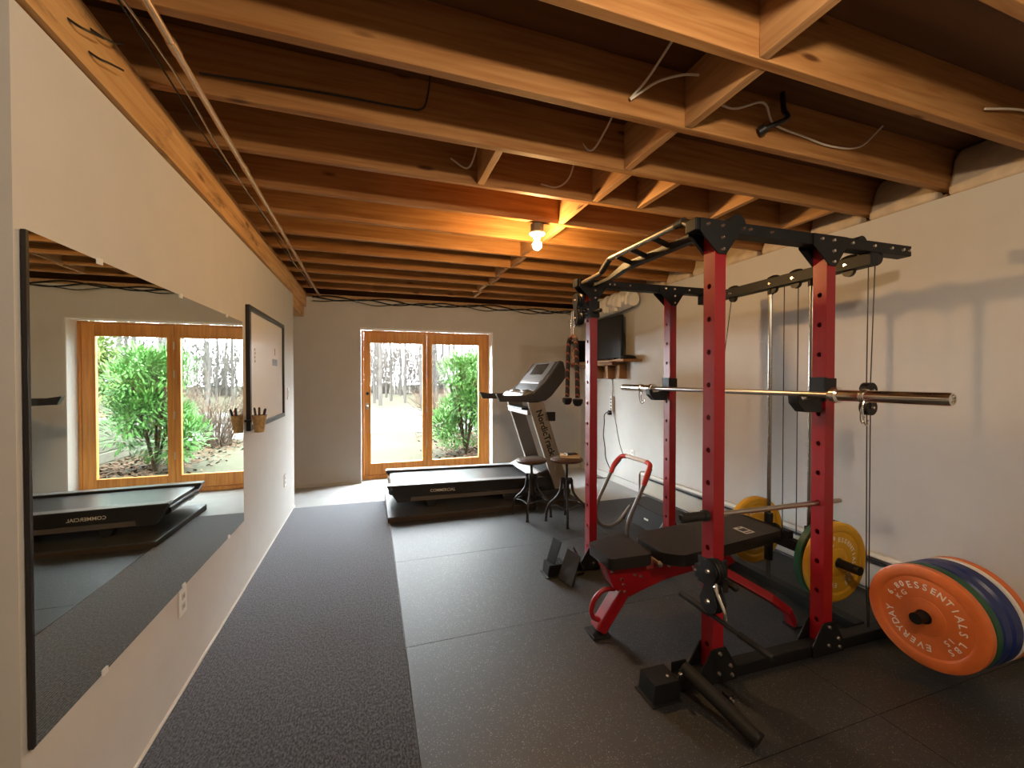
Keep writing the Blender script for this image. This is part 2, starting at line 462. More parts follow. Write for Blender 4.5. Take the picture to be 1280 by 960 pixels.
# ------------------------------------------------------------------ floor coverings
bm = NB(); add_box(bm, (-.805,-2.3,FZ+.0005),(.158,5.0,0))
tag(obj('carpet_runner', bm, M_carpet, smooth=False), 'long charcoal ribbed carpet runner along the left wall', 'carpet')
mats = [(-.10,1.145),(1.148,2.215),(2.218,3.275),(3.278,4.185)]
mlab = ['closest to the camera under the fallen tube','under the front of the bench and the near rack post','under the far rack post and curved sit-up frame','in front of the treadmill under the stools']
for (a, b), l in zip(mats, mlab):
    for (xa, xb, side) in ((.162,1.99,'left'),(1.993,3.12,'right')):
        bm = NB(); add_box(bm, (xa,a,FZ+.0005),(xb,b,0))
        ll = {'left':{0:'speckled black rubber floor mat nearest the camera beside the carpet',1:'speckled black rubber floor mat beside the carpet under the red bench',2:'speckled rubber floor mat beside the carpet between the two visible seams',3:'grey-lit rubber floor mat in front of the treadmill under the stools'},
              'right':{0:'black rubber floor mat in the near right corner under the orange plate',1:'black rubber floor mat under the stacked weight plates and rack rear',2:'black rubber floor mat by the right wall under the yellow plates',3:'black rubber floor mat at the far end of the heater behind the rack'}}[side][mats.index((a,b))]
        tag(obj('rubber_mat', bm, M_rubber, smooth=False), ll, 'floor mat', 'black rubber floor mats')

# platform under the treadmill
pm = thing('treadmill_mat', 'thick black rubber mat on a low board under the treadmill', 'exercise mat', (.14,4.19,FZ), 0)
bm = NB(); add_box(bm, (0,0,.0005),(2.05,1.08,.05)); obj('board', bm, M_edge, pm, smooth=False, bevel=.004)
bm = NB(); add_box(bm, (0,.004,.0505),(2.05,1.08,.062)); obj('rubber_top', bm, M_rubplain, pm, smooth=False, bevel=.003)

# ------------------------------------------------------------------ left wall fittings
MA = -.811; MK = .0069
def mirror():
    root = thing('wall_mirror', 'large frameless mirror on the left wall reflecting the glass doors', 'mirror', (MA+MK*1.36,1.36,0), -math.atan(MK))
    z0, z1, L = .478, 1.765, 1.745
    bm = NB(); add_box(bm, (-.006,.0,z0),(0,L,z1)); obj('glass', bm, M_mirror, root, smooth=False)
    bm = NB(); add_box(bm, (-.0095,.0,z0+.002),(-.0062,L,z1-.002)); add_box(bm,(-.0095,-.010,z0),(.0005,-.0003,z1)); obj('dark_edge', bm, M_frame, root, smooth=False)
    for y in (.28,.85,1.45):
        for z in (z0,z1):
            bm = NB(); s = 1 if z == z0 else -1
            add_box(bm, (-.0095,y-.012,min(z-s*.007,z+s*.012)),(.003,y+.012,max(z-s*.007,z+s*.012)))
            obj('clip', bm, M_white, root, smooth=False)
mirror()

def whiteboard():
    root = thing('whiteboard', 'black framed whiteboard hanging on the left wall', 'whiteboard', (-.8145,0,0))
    y0, y1, z0, z1 = 3.27, 4.46, 1.04, 1.905; f = .035
    bm = NB(); add_box(bm, (.0,y0,z0),(.028,y0+f,z1)); add_box(bm,(0,y1-f,z0),(.028,y1,z1)); add_box(bm,(0,y0+f,z0),(.028,y1-f,z0+f)); add_box(bm,(0,y0+f,z1-f),(.028,y1-f,z1))
    obj('frame', bm, M_frame, root, smooth=False, bevel=.003)
    bm = NB(); add_box(bm, (.004,y0+f,z0+f),(.012,y1-f,z1-f)); obj('board', bm, M_board, root, smooth=False)
    grey = plain('marker_ink_grey',(.30,.33,.38),.6); brown = plain('marker_ink_brown',(.42,.30,.20),.6)
    bm = NB(); add_box(bm, (.0125,4.02,1.51),(.0135,4.20,1.565)); tag(obj('taped_note', bm, grey, root, smooth=False))
    bm = NB(); add_box(bm, (.0125,4.10,1.60),(.0132,4.125,1.66)); obj('ink_mark', bm, brown, root, smooth=False)
    bm = NB()
    for k in range(4): add_box(bm, (.0125,3.44+.006*(k%2),1.60-.028*k),(.0132,3.465+.006*(k%2),1.618-.028*k))
    obj('ink_mark', bm, brown, root, smooth=False)
whiteboard()

bk = thing('marker_bucket', 'small patterned bucket of markers at the whiteboard lower corner', 'bucket', (-.728,3.235,1.035))
bm = NB(); add_lathe(bm, [(0,0),(.028,0),(.046,.115),(.049,.117),(.043,.113),(.026,.006),(0,.006)], 20); obj('bucket', bm, M_tan, bk)
bm = NB(); add_box(bm, (-.086,-.01,.07),(-.044,.01,.085)); obj('hanger', bm, M_blackmet, bk, smooth=False)
mk = [(-.02,.012,(.02,.02,.02),.16,'black'),(.018,.015,(.5,.05,.03),.15,'red'),(.005,-.02,(.06,.04,.03),.165,'brown'),(.026,-.012,(.02,.025,.06),.155,'dark blue')]
for dx, dy, c, hh, nm in mk:
    bm = NB(); b0 = V((-.728+dx*.4,3.235+dy*.4,1.045)); b1 = V((-.728+dx*1.6,3.235+dy*1.6,1.035+hh))
    add_cyl(bm, b0, b1, .007, 10); add_cyl(bm, b1, b1+(b1-b0)*.04, .005, 8)
    tag(obj('marker_pen', bm, plain('marker_'+nm.replace(' ','_'), c, .4)), '%s marker pen standing in the bucket by the whiteboard' % nm, 'marker')

def outlet(x, y, z, label, nx, kind='outlet', cat='power outlet'):
    root = thing('light_switch' if kind=='switch' else 'power_outlet', label, cat, (x,y,z), 0 if nx > 0 else PI)
    bm = NB(); add_box(bm, (.0005,-.037,-.06),(.007,.037,.06)); obj('faceplate', bm, M_plate, root, smooth=False, bevel=.002)
    if kind == 'switch':
        bm = NB(); add_box(bm, (.0072,-.016,-.033),(.011,.016,.033)); obj('rocker', bm, M_white, root, smooth=False, bevel=.001)
    else:
        for dz in (-.022,.022):
            bm = NB(); add_box(bm, (.0072,-.016,dz-.014),(.009,.016,dz+.014)); s = obj('socket', bm, M_socket, root, smooth=False, bevel=.003)
            bm = NB()
            for dy in (-.006,.006): add_box(bm, (.0091,dy-.0012,dz-.006),(.0096,dy+.0012,dz+.006))
            obj('slot', bm, M_slot, s, smooth=False)
outlet(-.815,2.237,.40,'white wall outlet on the left wall below the mirror',1)
outlet(-.815,4.56,.405,'white wall outlet low on the left wall near its far end',1)
outlet(-.815,4.776,1.245,'white light switch on the left wall beside the whiteboard',1,'switch','light switch')

# nails in the beam
for k, (y, z, yy, zz, l) in enumerate([(1.50,2.40,1.60,2.425,'lower bent nail in the beam nearest the camera'),(1.59,2.375,1.70,2.40,'bent nail in the beam, farther one of the two long ones'),(1.60,2.45,1.70,2.485,'bent nail high on the beam beside the first joist')]):
    bm = NB(); add_tube(bm, [(-.80,y,z),(-.775,y+.01,z-.012),(-.765,y+.05,z+.002),(-.762,yy,zz)], .0032, 6)
    tag(obj('bent_nail', bm, M_blackmet), l, 'nail', 'bent nails in the beam')

# pipe and cables along the ceiling
pp = thing('metal_pipe', 'thin copper-coloured pipe running under the joists beside the beam', 'pipe', (-.59,0,2.478))
bm = NB(); add_cyl(bm, (0,-.4,0),(-.05,5.92,-.008),.0125,14); obj('tube', bm, M_copper, pp)
for y in (1.62,2.45,3.35,4.3):
    bm = NB(); dx = -.05*(y+.4)/6.32
    add_cyl(bm, (dx,y,-.0015),(dx-.0006,y+.06,-.0015),.0155,14); obj('coupling', bm, M_copper, pp)
for k, (xo, rr) in enumerate(((-.672,.0045),(-.690,.0035))):
    bm = NB(); pts = [(xo+.012*math.sin(j*1.9+k*2),-.3+.52*j,2.493-.006-.012*(j%2)) for j in range(12)]
    add_tube(bm, pts, rr, 6, 4)
    tag(obj('ceiling_cable', bm, M_steel if k == 0 else M_cable), ['thin pale cable running beside the copper-coloured pipe','thin black cable running between the pipe and the beam'][k], 'cable')
bm = NB(); add_tube(bm, [(-.62,1.906,2.565),(-.2,1.908,2.585),(.12,1.908,2.59),(.215,1.906,2.60),(.24,1.90,2.66),(.25,1.88,2.738)], .004, 6)
tag(obj('loose_cable', bm, M_cable), 'thin black cable along a joist face, ending in an upward bend', 'cable')
for k, (pts, l) in enumerate([
    ([(.98,1.93,2.66),(1.06,1.905,2.56),(1.09,1.80,2.62),(1.10,1.70,2.70),(1.11,1.62,2.737)], 'thin white cable looping in the second joist bay left of the blocking'),
    ([(1.02,1.50,2.56),(1.05,1.42,2.60),(1.08,1.30,2.68),(1.10,1.22,2.737)], 'white cable hanging in the near joist bay beside the blocking, upper strand'),
    ([(1.02,1.499,2.555),(1.10,1.43,2.60),(1.20,1.40,2.63),(1.262,1.38,2.63)], 'white cable curving to the blocking in the near joist bay'),
    ([(1.40,1.50,2.66),(1.55,1.49,2.62),(1.70,1.46,2.66),(1.80,1.49,2.60),(2.0,1.50,2.585),(2.2,1.50,2.57),(2.4,1.495,2.60),(2.5,1.45,2.70)], 'long white cable sagging along the joist over the rack'),
    ([(2.55,1.09,2.58),(2.8,1.08,2.62),(3.1,1.08,2.63)], 'short white cable on the joist near the right wall'),
    ([(.42,2.32,2.62),(.50,2.28,2.56),(.53,2.22,2.60),(.55,2.15,2.736)], 'tiny white cable end by the lone left block'),
    ([(.96,2.325,2.56),(1.06,2.31,2.55),(1.12,2.26,2.60),(1.13,2.18,2.736)], 'white cable end curling under the bay in front of the lamp')]):
    bm = NB(); add_tube(bm, pts, .005, 7)
    tag(obj('loose_cable', bm, M_romex), l, 'cable', 'white cables in the joist bays')
bm = NB(); add_tube(bm, [(1.83,1.47,2.738),(1.84,1.47,2.66),(1.82,1.44,2.60),(1.74,1.49,2.565)], .012, 8); add_cyl(bm, (1.735,1.475,2.56),(1.72,1.497,2.55),.022,10)
tag(obj('pipe_stub', bm, M_blackmet), 'dark bent pipe stub between the joists above the rack', 'pipe')
for k in range(3):
    bm = NB(); pts = []
    for j in range(26):
        x = -.72 + j*.152
        pts.append((x, 5.915-.012*k, 2.445-.02*k+.022*math.sin(j*1.3+k*2.1)+.012*math.sin(j*.5+k)))
    add_tube(bm, pts, .008 if k < 2 else .0045, 6, 3)
    tag(obj('wall_cable', bm, M_cable), ['upper','middle','lowest and thinner'][k]+' black cable of the bundle strung along the top of the back wall', 'cable', 'black cables along the back wall')

# lamp fixtures
BULB_COL1 = (1,.58,.22)
BULB_COL2 = (1,.80,.58)
def lamp(loc, label, col, st):
    root = thing('ceiling_lamp', label, 'lamp', loc)
    bm = NB(); add_lathe(bm, [(0,0),(.05,0),(.05,-.055),(0,-.055)], 8); obj('junction_box', bm, M_box, root, angle=30)
    bm = NB(); add_lathe(bm, [(0,-.0555),(.056,-.0555),(.058,-.066),(.05,-.074),(.03,-.080),(.024,-.098),(0,-.098)], 24); obj('holder', bm, M_porc, root)
    bm = NB(); add_lathe(bm, [(0,-.0985),(.014,-.0985),(.015,-.113),(.029,-.130),(.034,-.148),(.029,-.166),(.014,-.178),(0,-.180)], 20); obj('bulb', bm, emit_mat('glowing_bulb', col, st), root)
LAMP1 = 1200; LAMP2 = 1480; FILL_LAMP3 = 100; FILL_LAMP4 = 650  # last two strengths belong to the added fill bulbs
lamp((1.125,2.79,2.499), 'bare glowing bulb in a porcelain holder under the ceiling joists', BULB_COL1, LAMP1)
lamp((.80,.10,2.43), 'bare bulb under the joists just above the camera', BULB_COL2, LAMP2)
lamp((-1.7,-1.2,2.43), 'added bare fill bulb, unseen, in the basement behind the left wall', BULB_COL2, FILL_LAMP3)  # unseen bulb added as weak interior fill
lamp((2.2,-1.9,2.43), 'added bare fill bulb, unseen, near the rear wall behind the camera', BULB_COL2, FILL_LAMP4)  # unseen bulb added as fill, brightens the right wall
for (x, y, l) in ((.80,.10,'wood cleat carrying the bulb above the camera'),(-1.7,-1.2,'wood cleat carrying the added fill bulb behind the left wall'),(2.2,-1.9,'wood cleat carrying the added fill bulb near the rear wall')):  # last two cleats only hold the added fill bulbs
    bm = NB(); add_box(bm, (x-.07,y-.35,2.432),(x+.07,y+.35,2.499)); tag(obj('lamp_cleat', bm, M_block, smooth=False), l, 'wood block')

# insulated duct on top of right wall
du = thing('wrapped_duct', 'white wrapped duct along the top of the right wall above the television', 'duct', (3.0,4.35,2.345))
bm = NB(); pts = [(.0,.0,.03),(.01,.35,.0),(.0,.8,-.02),(.0,1.2,-.03),(0,1.57,-.03)]; add_tube(bm, pts, .095, 18); obj('duct', bm, M_wrap, du)
bm = NB()
for k in range(16):
    y = -.02+.07*k; add_tube(bm, [(-.105+.02*math.sin(k*2.1),y,-.06+.05*math.sin(k*1.7)),(-.10,y+.05*math.sin(k*3.1),.04),(-.05,y+.06*math.sin(k*1.3),.10),(.01,y+.03,.12),(.07,y+.09,.09)], .020+.010*(k%3), 8)
obj('loose_wrap', bm, M_wrap, du)

# heater
he = thing('baseboard_heater', 'long white electric baseboard heater along the foot of the right wall', 'heater', (3.149,0,0))
bm = NB(); add_prism(bm, [(-.012,.03),(-.012,.25),(-.03,.265),(-.055,.262),(-.068,.235),(-.07,.06),(-.062,.03)], 'y', .55, 4.30); obj('casing', bm, M_heater, he, angle=20)
bm = NB(); add_box(bm, (-.0755,.58,.205),(-.0685,4.22,.235)); obj('outlet_slot', bm, M_slot, he, smooth=False)
bm = NB(); add_box(bm, (-.079,.58,.226),(-.0757,4.22,.243)); add_box(bm, (-.0775,.58,.198),(-.0745,4.22,.204)); obj('front_rail', bm, M_steel, he, smooth=False)
bm = NB(); add_prism(bm, [(-.010,.02),(-.010,.27),(-.06,.27),(-.08,.24),(-.08,.02)], 'y', 4.3005, 4.315); obj('end_cap', bm, M_steel, he, smooth=False)
bm = NB(); add_cyl(bm, (3.108,.6,.001),(3.108,4.34,.001),.012,8); tag(obj('floor_trim_strip', bm, plain('grey_strip',(.10,.09,.08),.6)), 'thin grey strip on the floor along the heater', 'trim strip')

# shelf, tv, things on it
sh = thing('wall_shelf', 'wooden shelf under the television on the right wall', 'shelf', (3.149,0,1.61))
bm = NB(); add_box(bm, (-.27,4.36,0),(0,5.94,.028)); obj('shelf_board', bm, M_shelf, sh, smooth=False, bevel=.003)
bm = NB(); add_box(bm, (-.20,4.72,-.035),(-.0,5.9,-.0005)); obj('cleat', bm, M_shelf, sh, smooth=False)
for y in (4.72,5.0,5.29):
    bm = NB(); add_prism(bm, [(-.115,-.0355),(0,-.0355),(0,-.215),(-.085,-.215),(-.115,-.195)], 'y', y-.035, y+.025); obj('bracket', bm, M_shelf, sh, smooth=False, bevel=.003)
tv = thing('television', 'dark flat television standing on the wooden shelf', 'television', (3.03,4.62,1.6385), 0)
bm = NB(); add_box(bm, (-.012,.0,.03),(.028,.90,.58)); add_box(bm, (.028,.2,.12),(.06,.7,.45)); obj('cabinet', bm, M_plastic, tv, smooth=False, bevel=.004)
bm = NB(); add_box(bm, (-.0135,.015,.05),(-.0122,.885,.567)); obj('screen', bm, M_tv, tv, smooth=False)
for y in (.18,.72):
    bm = NB(); add_box(bm, (-.09,y-.012,.0005),(.09,y+.012,.012)); add_box(bm, (-.012,y-.012,.012),(.02,y+.012,.03)); obj('stand_foot', bm, M_plastic, tv, smooth=False)
bm = NB(); add_lathe(bm, [(0,0),(.085,0),(.10,.018),(.085,.042),(.04,.055),(0,.058)], 24)
tag(obj('router', bm, M_plastic, loc=(3.03,4.48,1.6385)), 'low dark rounded device at the near end of the shelf', 'device')
bx = thing('black_box', 'black box with an overhanging lid at the far end of the shelf', 'box', (2.99,5.80,1.6385))
bm = NB(); add_box(bm, (-.01,-.08,.0),(.13,.08,.30)); obj('body', bm, M_plastic, bx, smooth=False, bevel=.004)
bm = NB(); add_box(bm, (-.055,-.10,.3005),(.14,.10,.335)); obj('lid', bm, M_plastic, bx, smooth=False, bevel=.004)
bm = NB(); add_lathe(bm, [(0,0),(.042,0),(.045,.19),(.04,.19),(.038,.008),(0,.008)], 18)
tag(obj('patterned_jar', bm, plain('jar_pattern',(.55,.38,.28),.5,noise=.6,nscale=28), loc=(2.925,5.74,1.6385)), 'small patterned jar on the shelf in front of the black box', 'jar')

# power strip and leads
ps = thing('power_strip', 'white power strip fixed upright to the right wall below the shelf', 'power strip', (3.149,5.0,.94))
bm = NB(); add_box(bm, (-.04,-.027,0),(-.0005,.027,.215)); obj('housing', bm, M_white, ps, smooth=False, bevel=.004)
bm = NB()
for k in range(4): add_box(bm, (-.0412,-.014,.03+.045*k),(-.0402,.014,.05+.045*k))
obj('sockets', bm, M_slot, ps, smooth=False)
bm = NB(); add_box(bm, (-.075,-.02,-.005),(-.0415,.02,.022)); add_box(bm,(-.11,-.055,-.035),(-.06,-.022,-.005)); obj('plug', bm, M_plastic, ps, smooth=False)
for pts, r, l, m in (([(3.12,5.02,1.59),(3.135,5.01,1.4),(3.13,5.0,1.158)], .004, 'thin black lead from the shelf down to the power strip', M_cable),
    ([(3.08,4.99,.955),(3.04,5.05,.90),(3.06,5.09,.78),(3.04,5.08,.62),(3.07,5.09,.45),(3.05,5.03,.30),(3.09,4.99,.16),(3.10,5.0,.06),(3.06,5.1,.012),(2.95,5.2,.0)], .006, 'thick black wavy lead hanging from the power strip to the floor', M_cable),
    ([(3.13,4.97,.935),(3.142,4.93,.80),(3.145,4.88,.62),(3.142,4.80,.46),(3.13,4.72,.40),(3.13,4.62,.405),(3.125,4.56,.43)], .0035, 'thin grey lead from the power strip to the wall outlet', M_blackmet)):
    bm = NB(); add_tube(bm, pts, r, 7)
    tag(obj('power_lead', bm, m), l, 'cord')
outlet(3.149,4.55,.43,'small wall outlet on the right wall behind the sit-up frame',-1)

# ------------------------------------------------------------------ power rack (local frame)
RA = math.radians(-1.5); RO = V((1.468,1.50,0.001))
def W(lx, ly, lz=0):
    c, s = math.cos(RA), math.sin(RA)
    return (RO.x + lx*c - ly*s, RO.y + lx*s + ly*c, RO.z + lz)
RM = Matrix.Translation(RO) @ Matrix.Rotation(RA, 4, 'Z')
def rack():
    R = thing('power_rack', 'tall red and black power rack with cable pulleys by the right wall', 'power rack', tuple(RO), RA)
    PW, PD, T = .06, .07, 2.06
    hz = [.165+.1505*k for k in range(12)]
    def upright(x, y):
        bm = NB()
        def side(px, nx):
            # face of the post with drilled holes (through the -x and +x faces)
            r = .0125; seg = 16
            zs = [.0] + [(a+b)/2 for a, b in zip(hz, hz[1:])] + [T]
            for i, z in enumerate(hz):
                za, zb = zs[i], zs[i+1]
                cy = y+PD/2
                ring = [bm.verts.new((px, cy+r*math.cos(2*PI*k/seg+PI/seg), z+r*math.sin(2*PI*k/seg+PI/seg))) for k in range(seg)]
                inner = [bm.verts.new((px-nx*.004, v.co.y, v.co.z)) for v in ring]
                c = {}
                pts = []
                for k in range(seg):
                    a = 2*PI*k/seg+PI/seg
                    dy, dz = math.cos(a), math.sin(a)
                    hy = PD/2; hzz = (zb-z) if dz > 0 else (z-za)
                    t = hy/abs(dy)
                    # square-ish outline: project to the cell edge by octant
                    if abs(dy) >= abs(dz): p = (cy+math.copysign(hy,dy), z+hzz*dz/abs(dy))
                    else: p = (cy+hy*dy/abs(dz), z+math.copysign(hzz,dz))
                    pts.append(bm.verts.new((px,p[0],p[1])))
                corners = {}
                for k in range(seg):
                    j = (k+1) % seg
                    bm.faces.new((ring[k],ring[j],inner[j],inner[k]))
                    a0 = 2*PI*k/seg+PI/seg; a1 = a0+2*PI/seg
                    s0 = abs(math.cos(a0)) >= abs(math.sin(a0)); s1 = abs(math.cos(a1)) >= abs(math.sin(a1))
                    if s0 != s1:
                        am = (a0+a1)/2
                        q = bm.verts.new((px, cy+math.copysign(PD/2,math.cos(am)), zb if math.sin(am) > 0 else za))
                        bm.faces.new((ring[k],pts[k],q,pts[j],ring[j]))
                    else:
                        bm.faces.new((ring[k],pts[k],pts[j],ring[j]))
        side(x, -1); side(x+PW, 1)
        for (a, b, fy) in ((x,x+PW,y),(x,x+PW,y+PD)):
            bm.faces.new([bm.verts.new(p) for p in ((a,fy,0),(b,fy,0),(b,fy,T),(a,fy,T))])
        # dark closed inside walls are simply the far sides of the tube
        for z in (0,T): bm.faces.new([bm.verts.new(p) for p in ((x,y,z),(x+PW,y,z),(x+PW,y+PD,z),(x,y+PD,z))])
        bmesh.ops.remove_doubles(bm, verts=bm.verts, dist=1e-5)
        return obj('upright', bm, M_red, R, smooth=False, bevel=0)
    X2, Y2 = .685, 1.195
    posts = [(0,0),(X2,0),(0,Y2),(X2,Y2)]
    ups = [upright(*p) for p in posts]
    # gusset plates top and bottom
    for (px, py), u in zip(posts, ups):
        for fy, d in ((py-.0065,-1),(py+PD+.0005,1)):
            xa, xb = (px-.085, px+.14) if px == 0 else (px-.095, px+.135)
            bm = NB(); add_prism(bm, [(xa,2.113),(xb,2.113),(xb-.012,2.055),(px+PW-.004,1.962),(px+.012,1.962),(xa,2.055)], 'y', fy, fy+.006)
            g = obj('gusset_plate', bm, M_black, u, smooth=False, bevel=.001)
            yy = fy if d < 0 else fy+.006
            if d < 0:
                for (bx_, bz_) in ((px-.045,2.088),(px+.035,2.088),(px+.036,2.035),(px+.037,1.982)): bolt(g, (bx_,yy,bz_), (0,d,0))
            if py == 0 or d < 0:
                xa, xb = px-.075, px+.135
                bm = NB(); add_prism(bm, [(xa,.004),(xb,.004),(xb,.06),(px+PW+.01,.165),(px+.01,.165),(px-.01,.16),(xa,.06)], 'y', fy, fy+.006)
                g = obj('gusset_plate', bm, M_black, u, smooth=False, bevel=.001)
                if d < 0:
                    for (bx_, bz_) in ((px+.105,.03),(px+.03,.05),(px+.095,.075),(px+.035,.14)): bolt(g, (bx_,yy,bz_), (0,d,0))
    # top cross beams and floor beams
    for y in (0,Y2):
        bm = NB(); add_box(bm, (-.105,y+.001,2.0605),(1.31,y+PD-.001,2.116)); cb = obj('cross_beam', bm, M_black, R, smooth=False, bevel=.004)
        for x in (.16,.20,.33,.86,1.02,1.15,1.24,1.29): bolt(cb, (x,y+.001,2.09), (0,-1,0))
        bm = NB(); add_box(bm, (-.30,y+.004,.0),(-.001,y+PD-.004,.058)); add_box(bm, (PW+.001,y+.004,0),(X2-.001,y+PD-.004,.058)); add_box(bm,(X2+PW+.001,y+.004,0),(1.32,y+PD-.004,.058))
        obj('floor_beam', bm, M_black, R, smooth=False, bevel=.004)
        bm = NB(); add_prism(bm, [(-.335,.006),(-.20,.006),(-.20,.085),(-.325,.085)], 'y', y-.03, y+PD+.012); add_box(bm, (-.35,y-.045,0),(-.20,y+PD+.02,.006))
        ft = obj('foot_block', bm, M_black, R, smooth=False, bevel=.002)
        bolt(ft, (-.235,y+.01,.085), (0,0,1), .009, .006)
    # rear beams
    bm = NB(); add_box(bm, (1.0,.002,1.992),(1.06,1.262,2.0595)); obj('rear_top_beam', bm, M_black, R, smooth=False, bevel=.004)
    bm = NB(); add_box(bm, (1.03,.075,.0),(1.10,Y2-.005,.06)); obj('rear_floor_beam', bm, M_black, R, smooth=False, bevel=.004)
    for y in (.13,.44,.60,.93):
        bm = NB(); add_cyl(bm, (1.018,y,1.99),(1.042,y,1.99),.030,22); p = obj('pulley', bm, M_plastic, R)
        bolt(p, (.9995,y,2.022), (-1,0,0), .013, .008)
        bm = NB(); add_tube(bm, [(1.03,y-.035,2.061),(1.03,y-.018,2.066),(1.03,y,2.068),(1.03,y+.018,2.066),(1.03,y+.035,2.061)], .012, 8); obj('pulley_cover', bm, M_plastic, p)
    # pulley on the near cross beam with twin cables
    bm = NB(); add_cyl(bm, (1.07,.018,2.045),(1.07,.052,2.045),.046,22); obj('pulley', bm, M_plastic, R)
    bm = NB(); add_cyl(bm, (.14,.01,2.112),(.14,.06,2.112),.045,22); obj('pulley', bm, M_plastic, R)
    bm = NB(); add_cyl(bm, (.95,.012,2.105),(.95,.055,2.105),.035,22); obj('pulley', bm, M_plastic, R)
    # floating double pulley block on the near cables
    bm = NB()
    add_cyl(bm, (1.035,.012,1.335),(1.035,.05,1.335),.042,22); add_cyl(bm, (1.035,.012,1.245),(1.035,.05,1.245),.042,22)
    add_box(bm, (1.02,.008,1.24),(1.05,.054,1.34)); fb = obj('pulley_block', bm, M_plastic, R)
    bolt(fb, (1.035,.008,1.335),(0,-1,0),.01); bolt(fb,(1.035,.008,1.245),(0,-1,0),.01)
    def cable(pts, r=.003):
        bm = NB(); add_tube(bm, pts, r, 6, 3, smooth=False); obj('cable', bm, M_cable, R)
    cable([(1.025,.03,2.03),(1.020,.03,1.375)]); cable([(1.075,.03,2.03),(1.05,.03,1.375)])
    cable([(1.025,.03,1.205),(1.035,.03,.30),(1.05,.03,.062)]); cable([(1.052,.03,1.205),(1.055,.03,.30),(1.06,.03,.062)])
    cable([(1.03,.52,1.99),(1.03,.52,.42)]); cable([(1.03,.425,1.99),(1.03,.425,.42)])
    cable([(1.03,.945,1.99),(.86,.97,.70),(.80,.98,.10)]); 
    # guide rods, carriage and loading pegs
    for y in (.619,.341):
        bm = NB(); add_cyl(bm, (1.03,y,.06),(1.03,y,1.992),.0125,16); g = obj('guide_rod', bm, plain('guide_rod_steel',(.34,.32,.29),.25,metal=1), R)
        bm = NB(); add_cyl(bm, (1.03,y,1.955),(1.03,y,1.99),.019,12); obj('collar', bm, M_black, g)
    bm = NB()
    for y in (.619,.341): add_cyl(bm, (1.03,y,.19),(1.03,y,.50),.026,16)
    add_box(bm, (1.005,.28,.325),(1.055,.69,.385)); add_box(bm, (1.01,.46,.385),(1.05,.50,.43))
    ca = obj('weight_carriage', bm, M_black, R, angle=40)
    bm = NB(); add_cyl(bm, (1.03,.055,.355),(1.03,.28,.355),.0245,18); obj('loading_peg', bm, M_black, ca)
    bm = NB(); add_cyl(bm, (1.03,.69,.355),(1.03,.92,.355),.0245,18); obj('loading_peg', bm, M_black, ca)
    bm = NB(); add_cyl(bm, (.985,.545,.41),(1.004,.545,.41),.05,20); p = obj('pulley', bm, M_plastic, ca)
    bolt(p, (.985,.545,.41),(-1,0,0),.012)
    # pull-up bars
    bm = NB()
    add_tube(bm, [(-.085,.03,2.10),(-.085,.075,2.112),(-.084,.11,2.134),(-.075,.79,2.148),(-.06,.93,2.09),(-.058,Y2+.0,2.085)], .016, 12, smooth=False)
    pb = obj('pull_up_bar', bm, plain('dark_bar',(.16,.13,.10),.35,metal=.8), R)
    bm = NB(); add_tube(bm, [(-.0747,.79,2.148),(-.062,.915,2.096)], .019, 12, smooth=False); add_tube(bm, [(-.0842,.10,2.132),(-.0835,.16,2.135)], .019, 12, smooth=False); obj('grip', bm, M_grip, pb)
    bm = NB()
    add_prism(bm, [(.071,2.062),(.071,2.10),(.20,2.115),(.80,2.128),(.98,2.085),(Y2-.002,2.08),(Y2-.002,2.062),(.97,2.062),(.79,2.085),(.20,2.075)], 'x', .02, .06)
    obj('pull_up_bracket', bm, M_black, R, smooth=False, bevel=.002)
    for y in (.35,.55,.70):
        bm = NB(); add_cyl(bm, (-.08,y,2.137),(.02,y,2.105),.014,12); obj('hand_grip', bm, M_grip, R)
    # J hooks
    for y in (0,Y2):
        bm = NB()
        add_box(bm, (X2-.012,y-.008,1.285),(X2-.0005,y+PD+.008,1.405)); add_box(bm, (X2-.0005,y-.008,1.30),(X2+PW+.004,y-.0005,1.40))
        j = obj('j_hook', bm, M_black, R, smooth=False, bevel=.002)
        bm = NB(); add_prism(bm, [(X2-.0125,1.325),(X2-.06,1.296),(.545,1.290),(.53,1.315),(.51,1.315),(.515,1.275),(.56,1.232),(X2-.0125,1.228)], 'y', y+.008, y+PD-.008)
        obj('hook_arm', bm, M_plastic, j, smooth=False, bevel=.003)
    # pulley slider low on the near post, and high on the far post
    def slider(y, z0, low):
        bm = NB()
        add_box(bm, (-.012,y-.012,z0),(-.0005,y+PD+.012,z0+.12)); add_box(bm,(-.0005,y-.012,z0),(PW+.012,y-.0005,z0+.12)); add_box(bm,(-.0005,y+PD+.0005,z0),(PW+.012,y+PD+.012,z0+.12)); add_box(bm,(PW+.0005,y-.0005,z0),(PW+.012,y+PD+.0005,z0+.12))
        s = obj('pulley_slider', bm, M_black, R, smooth=False, bevel=.002)
        zc = z0+.06; cy = y+PD/2-(.115 if low else 0)
        if low:
            bm = NB(); add_box(bm, (-.040,cy-.02,zc-.03),(-.0125,y+PD,zc+.03)); obj('pulley_arm', bm, M_black, s, smooth=False, bevel=.002)
        for k, dz in enumerate((-.065,.065)):
            bm = NB()
            add_lathe(bm, [(0,-.015),(.05,-.015),(.052,-.009),(.044,0),(.052,.009),(.05,.015),(0,.015)], 24, Matrix.Translation((-.075,cy,zc+dz)) @ Matrix.Rotation(PI/2,4,'Y'))
            obj('pulley', bm, M_plastic, s)
        bm = NB()
        poly = []
        for k in range(13): a = -PI*k/12; poly.append((cy+.048*math.cos(a), zc-.065+.048*math.sin(a)))
        poly += [(cy-.022,zc)]
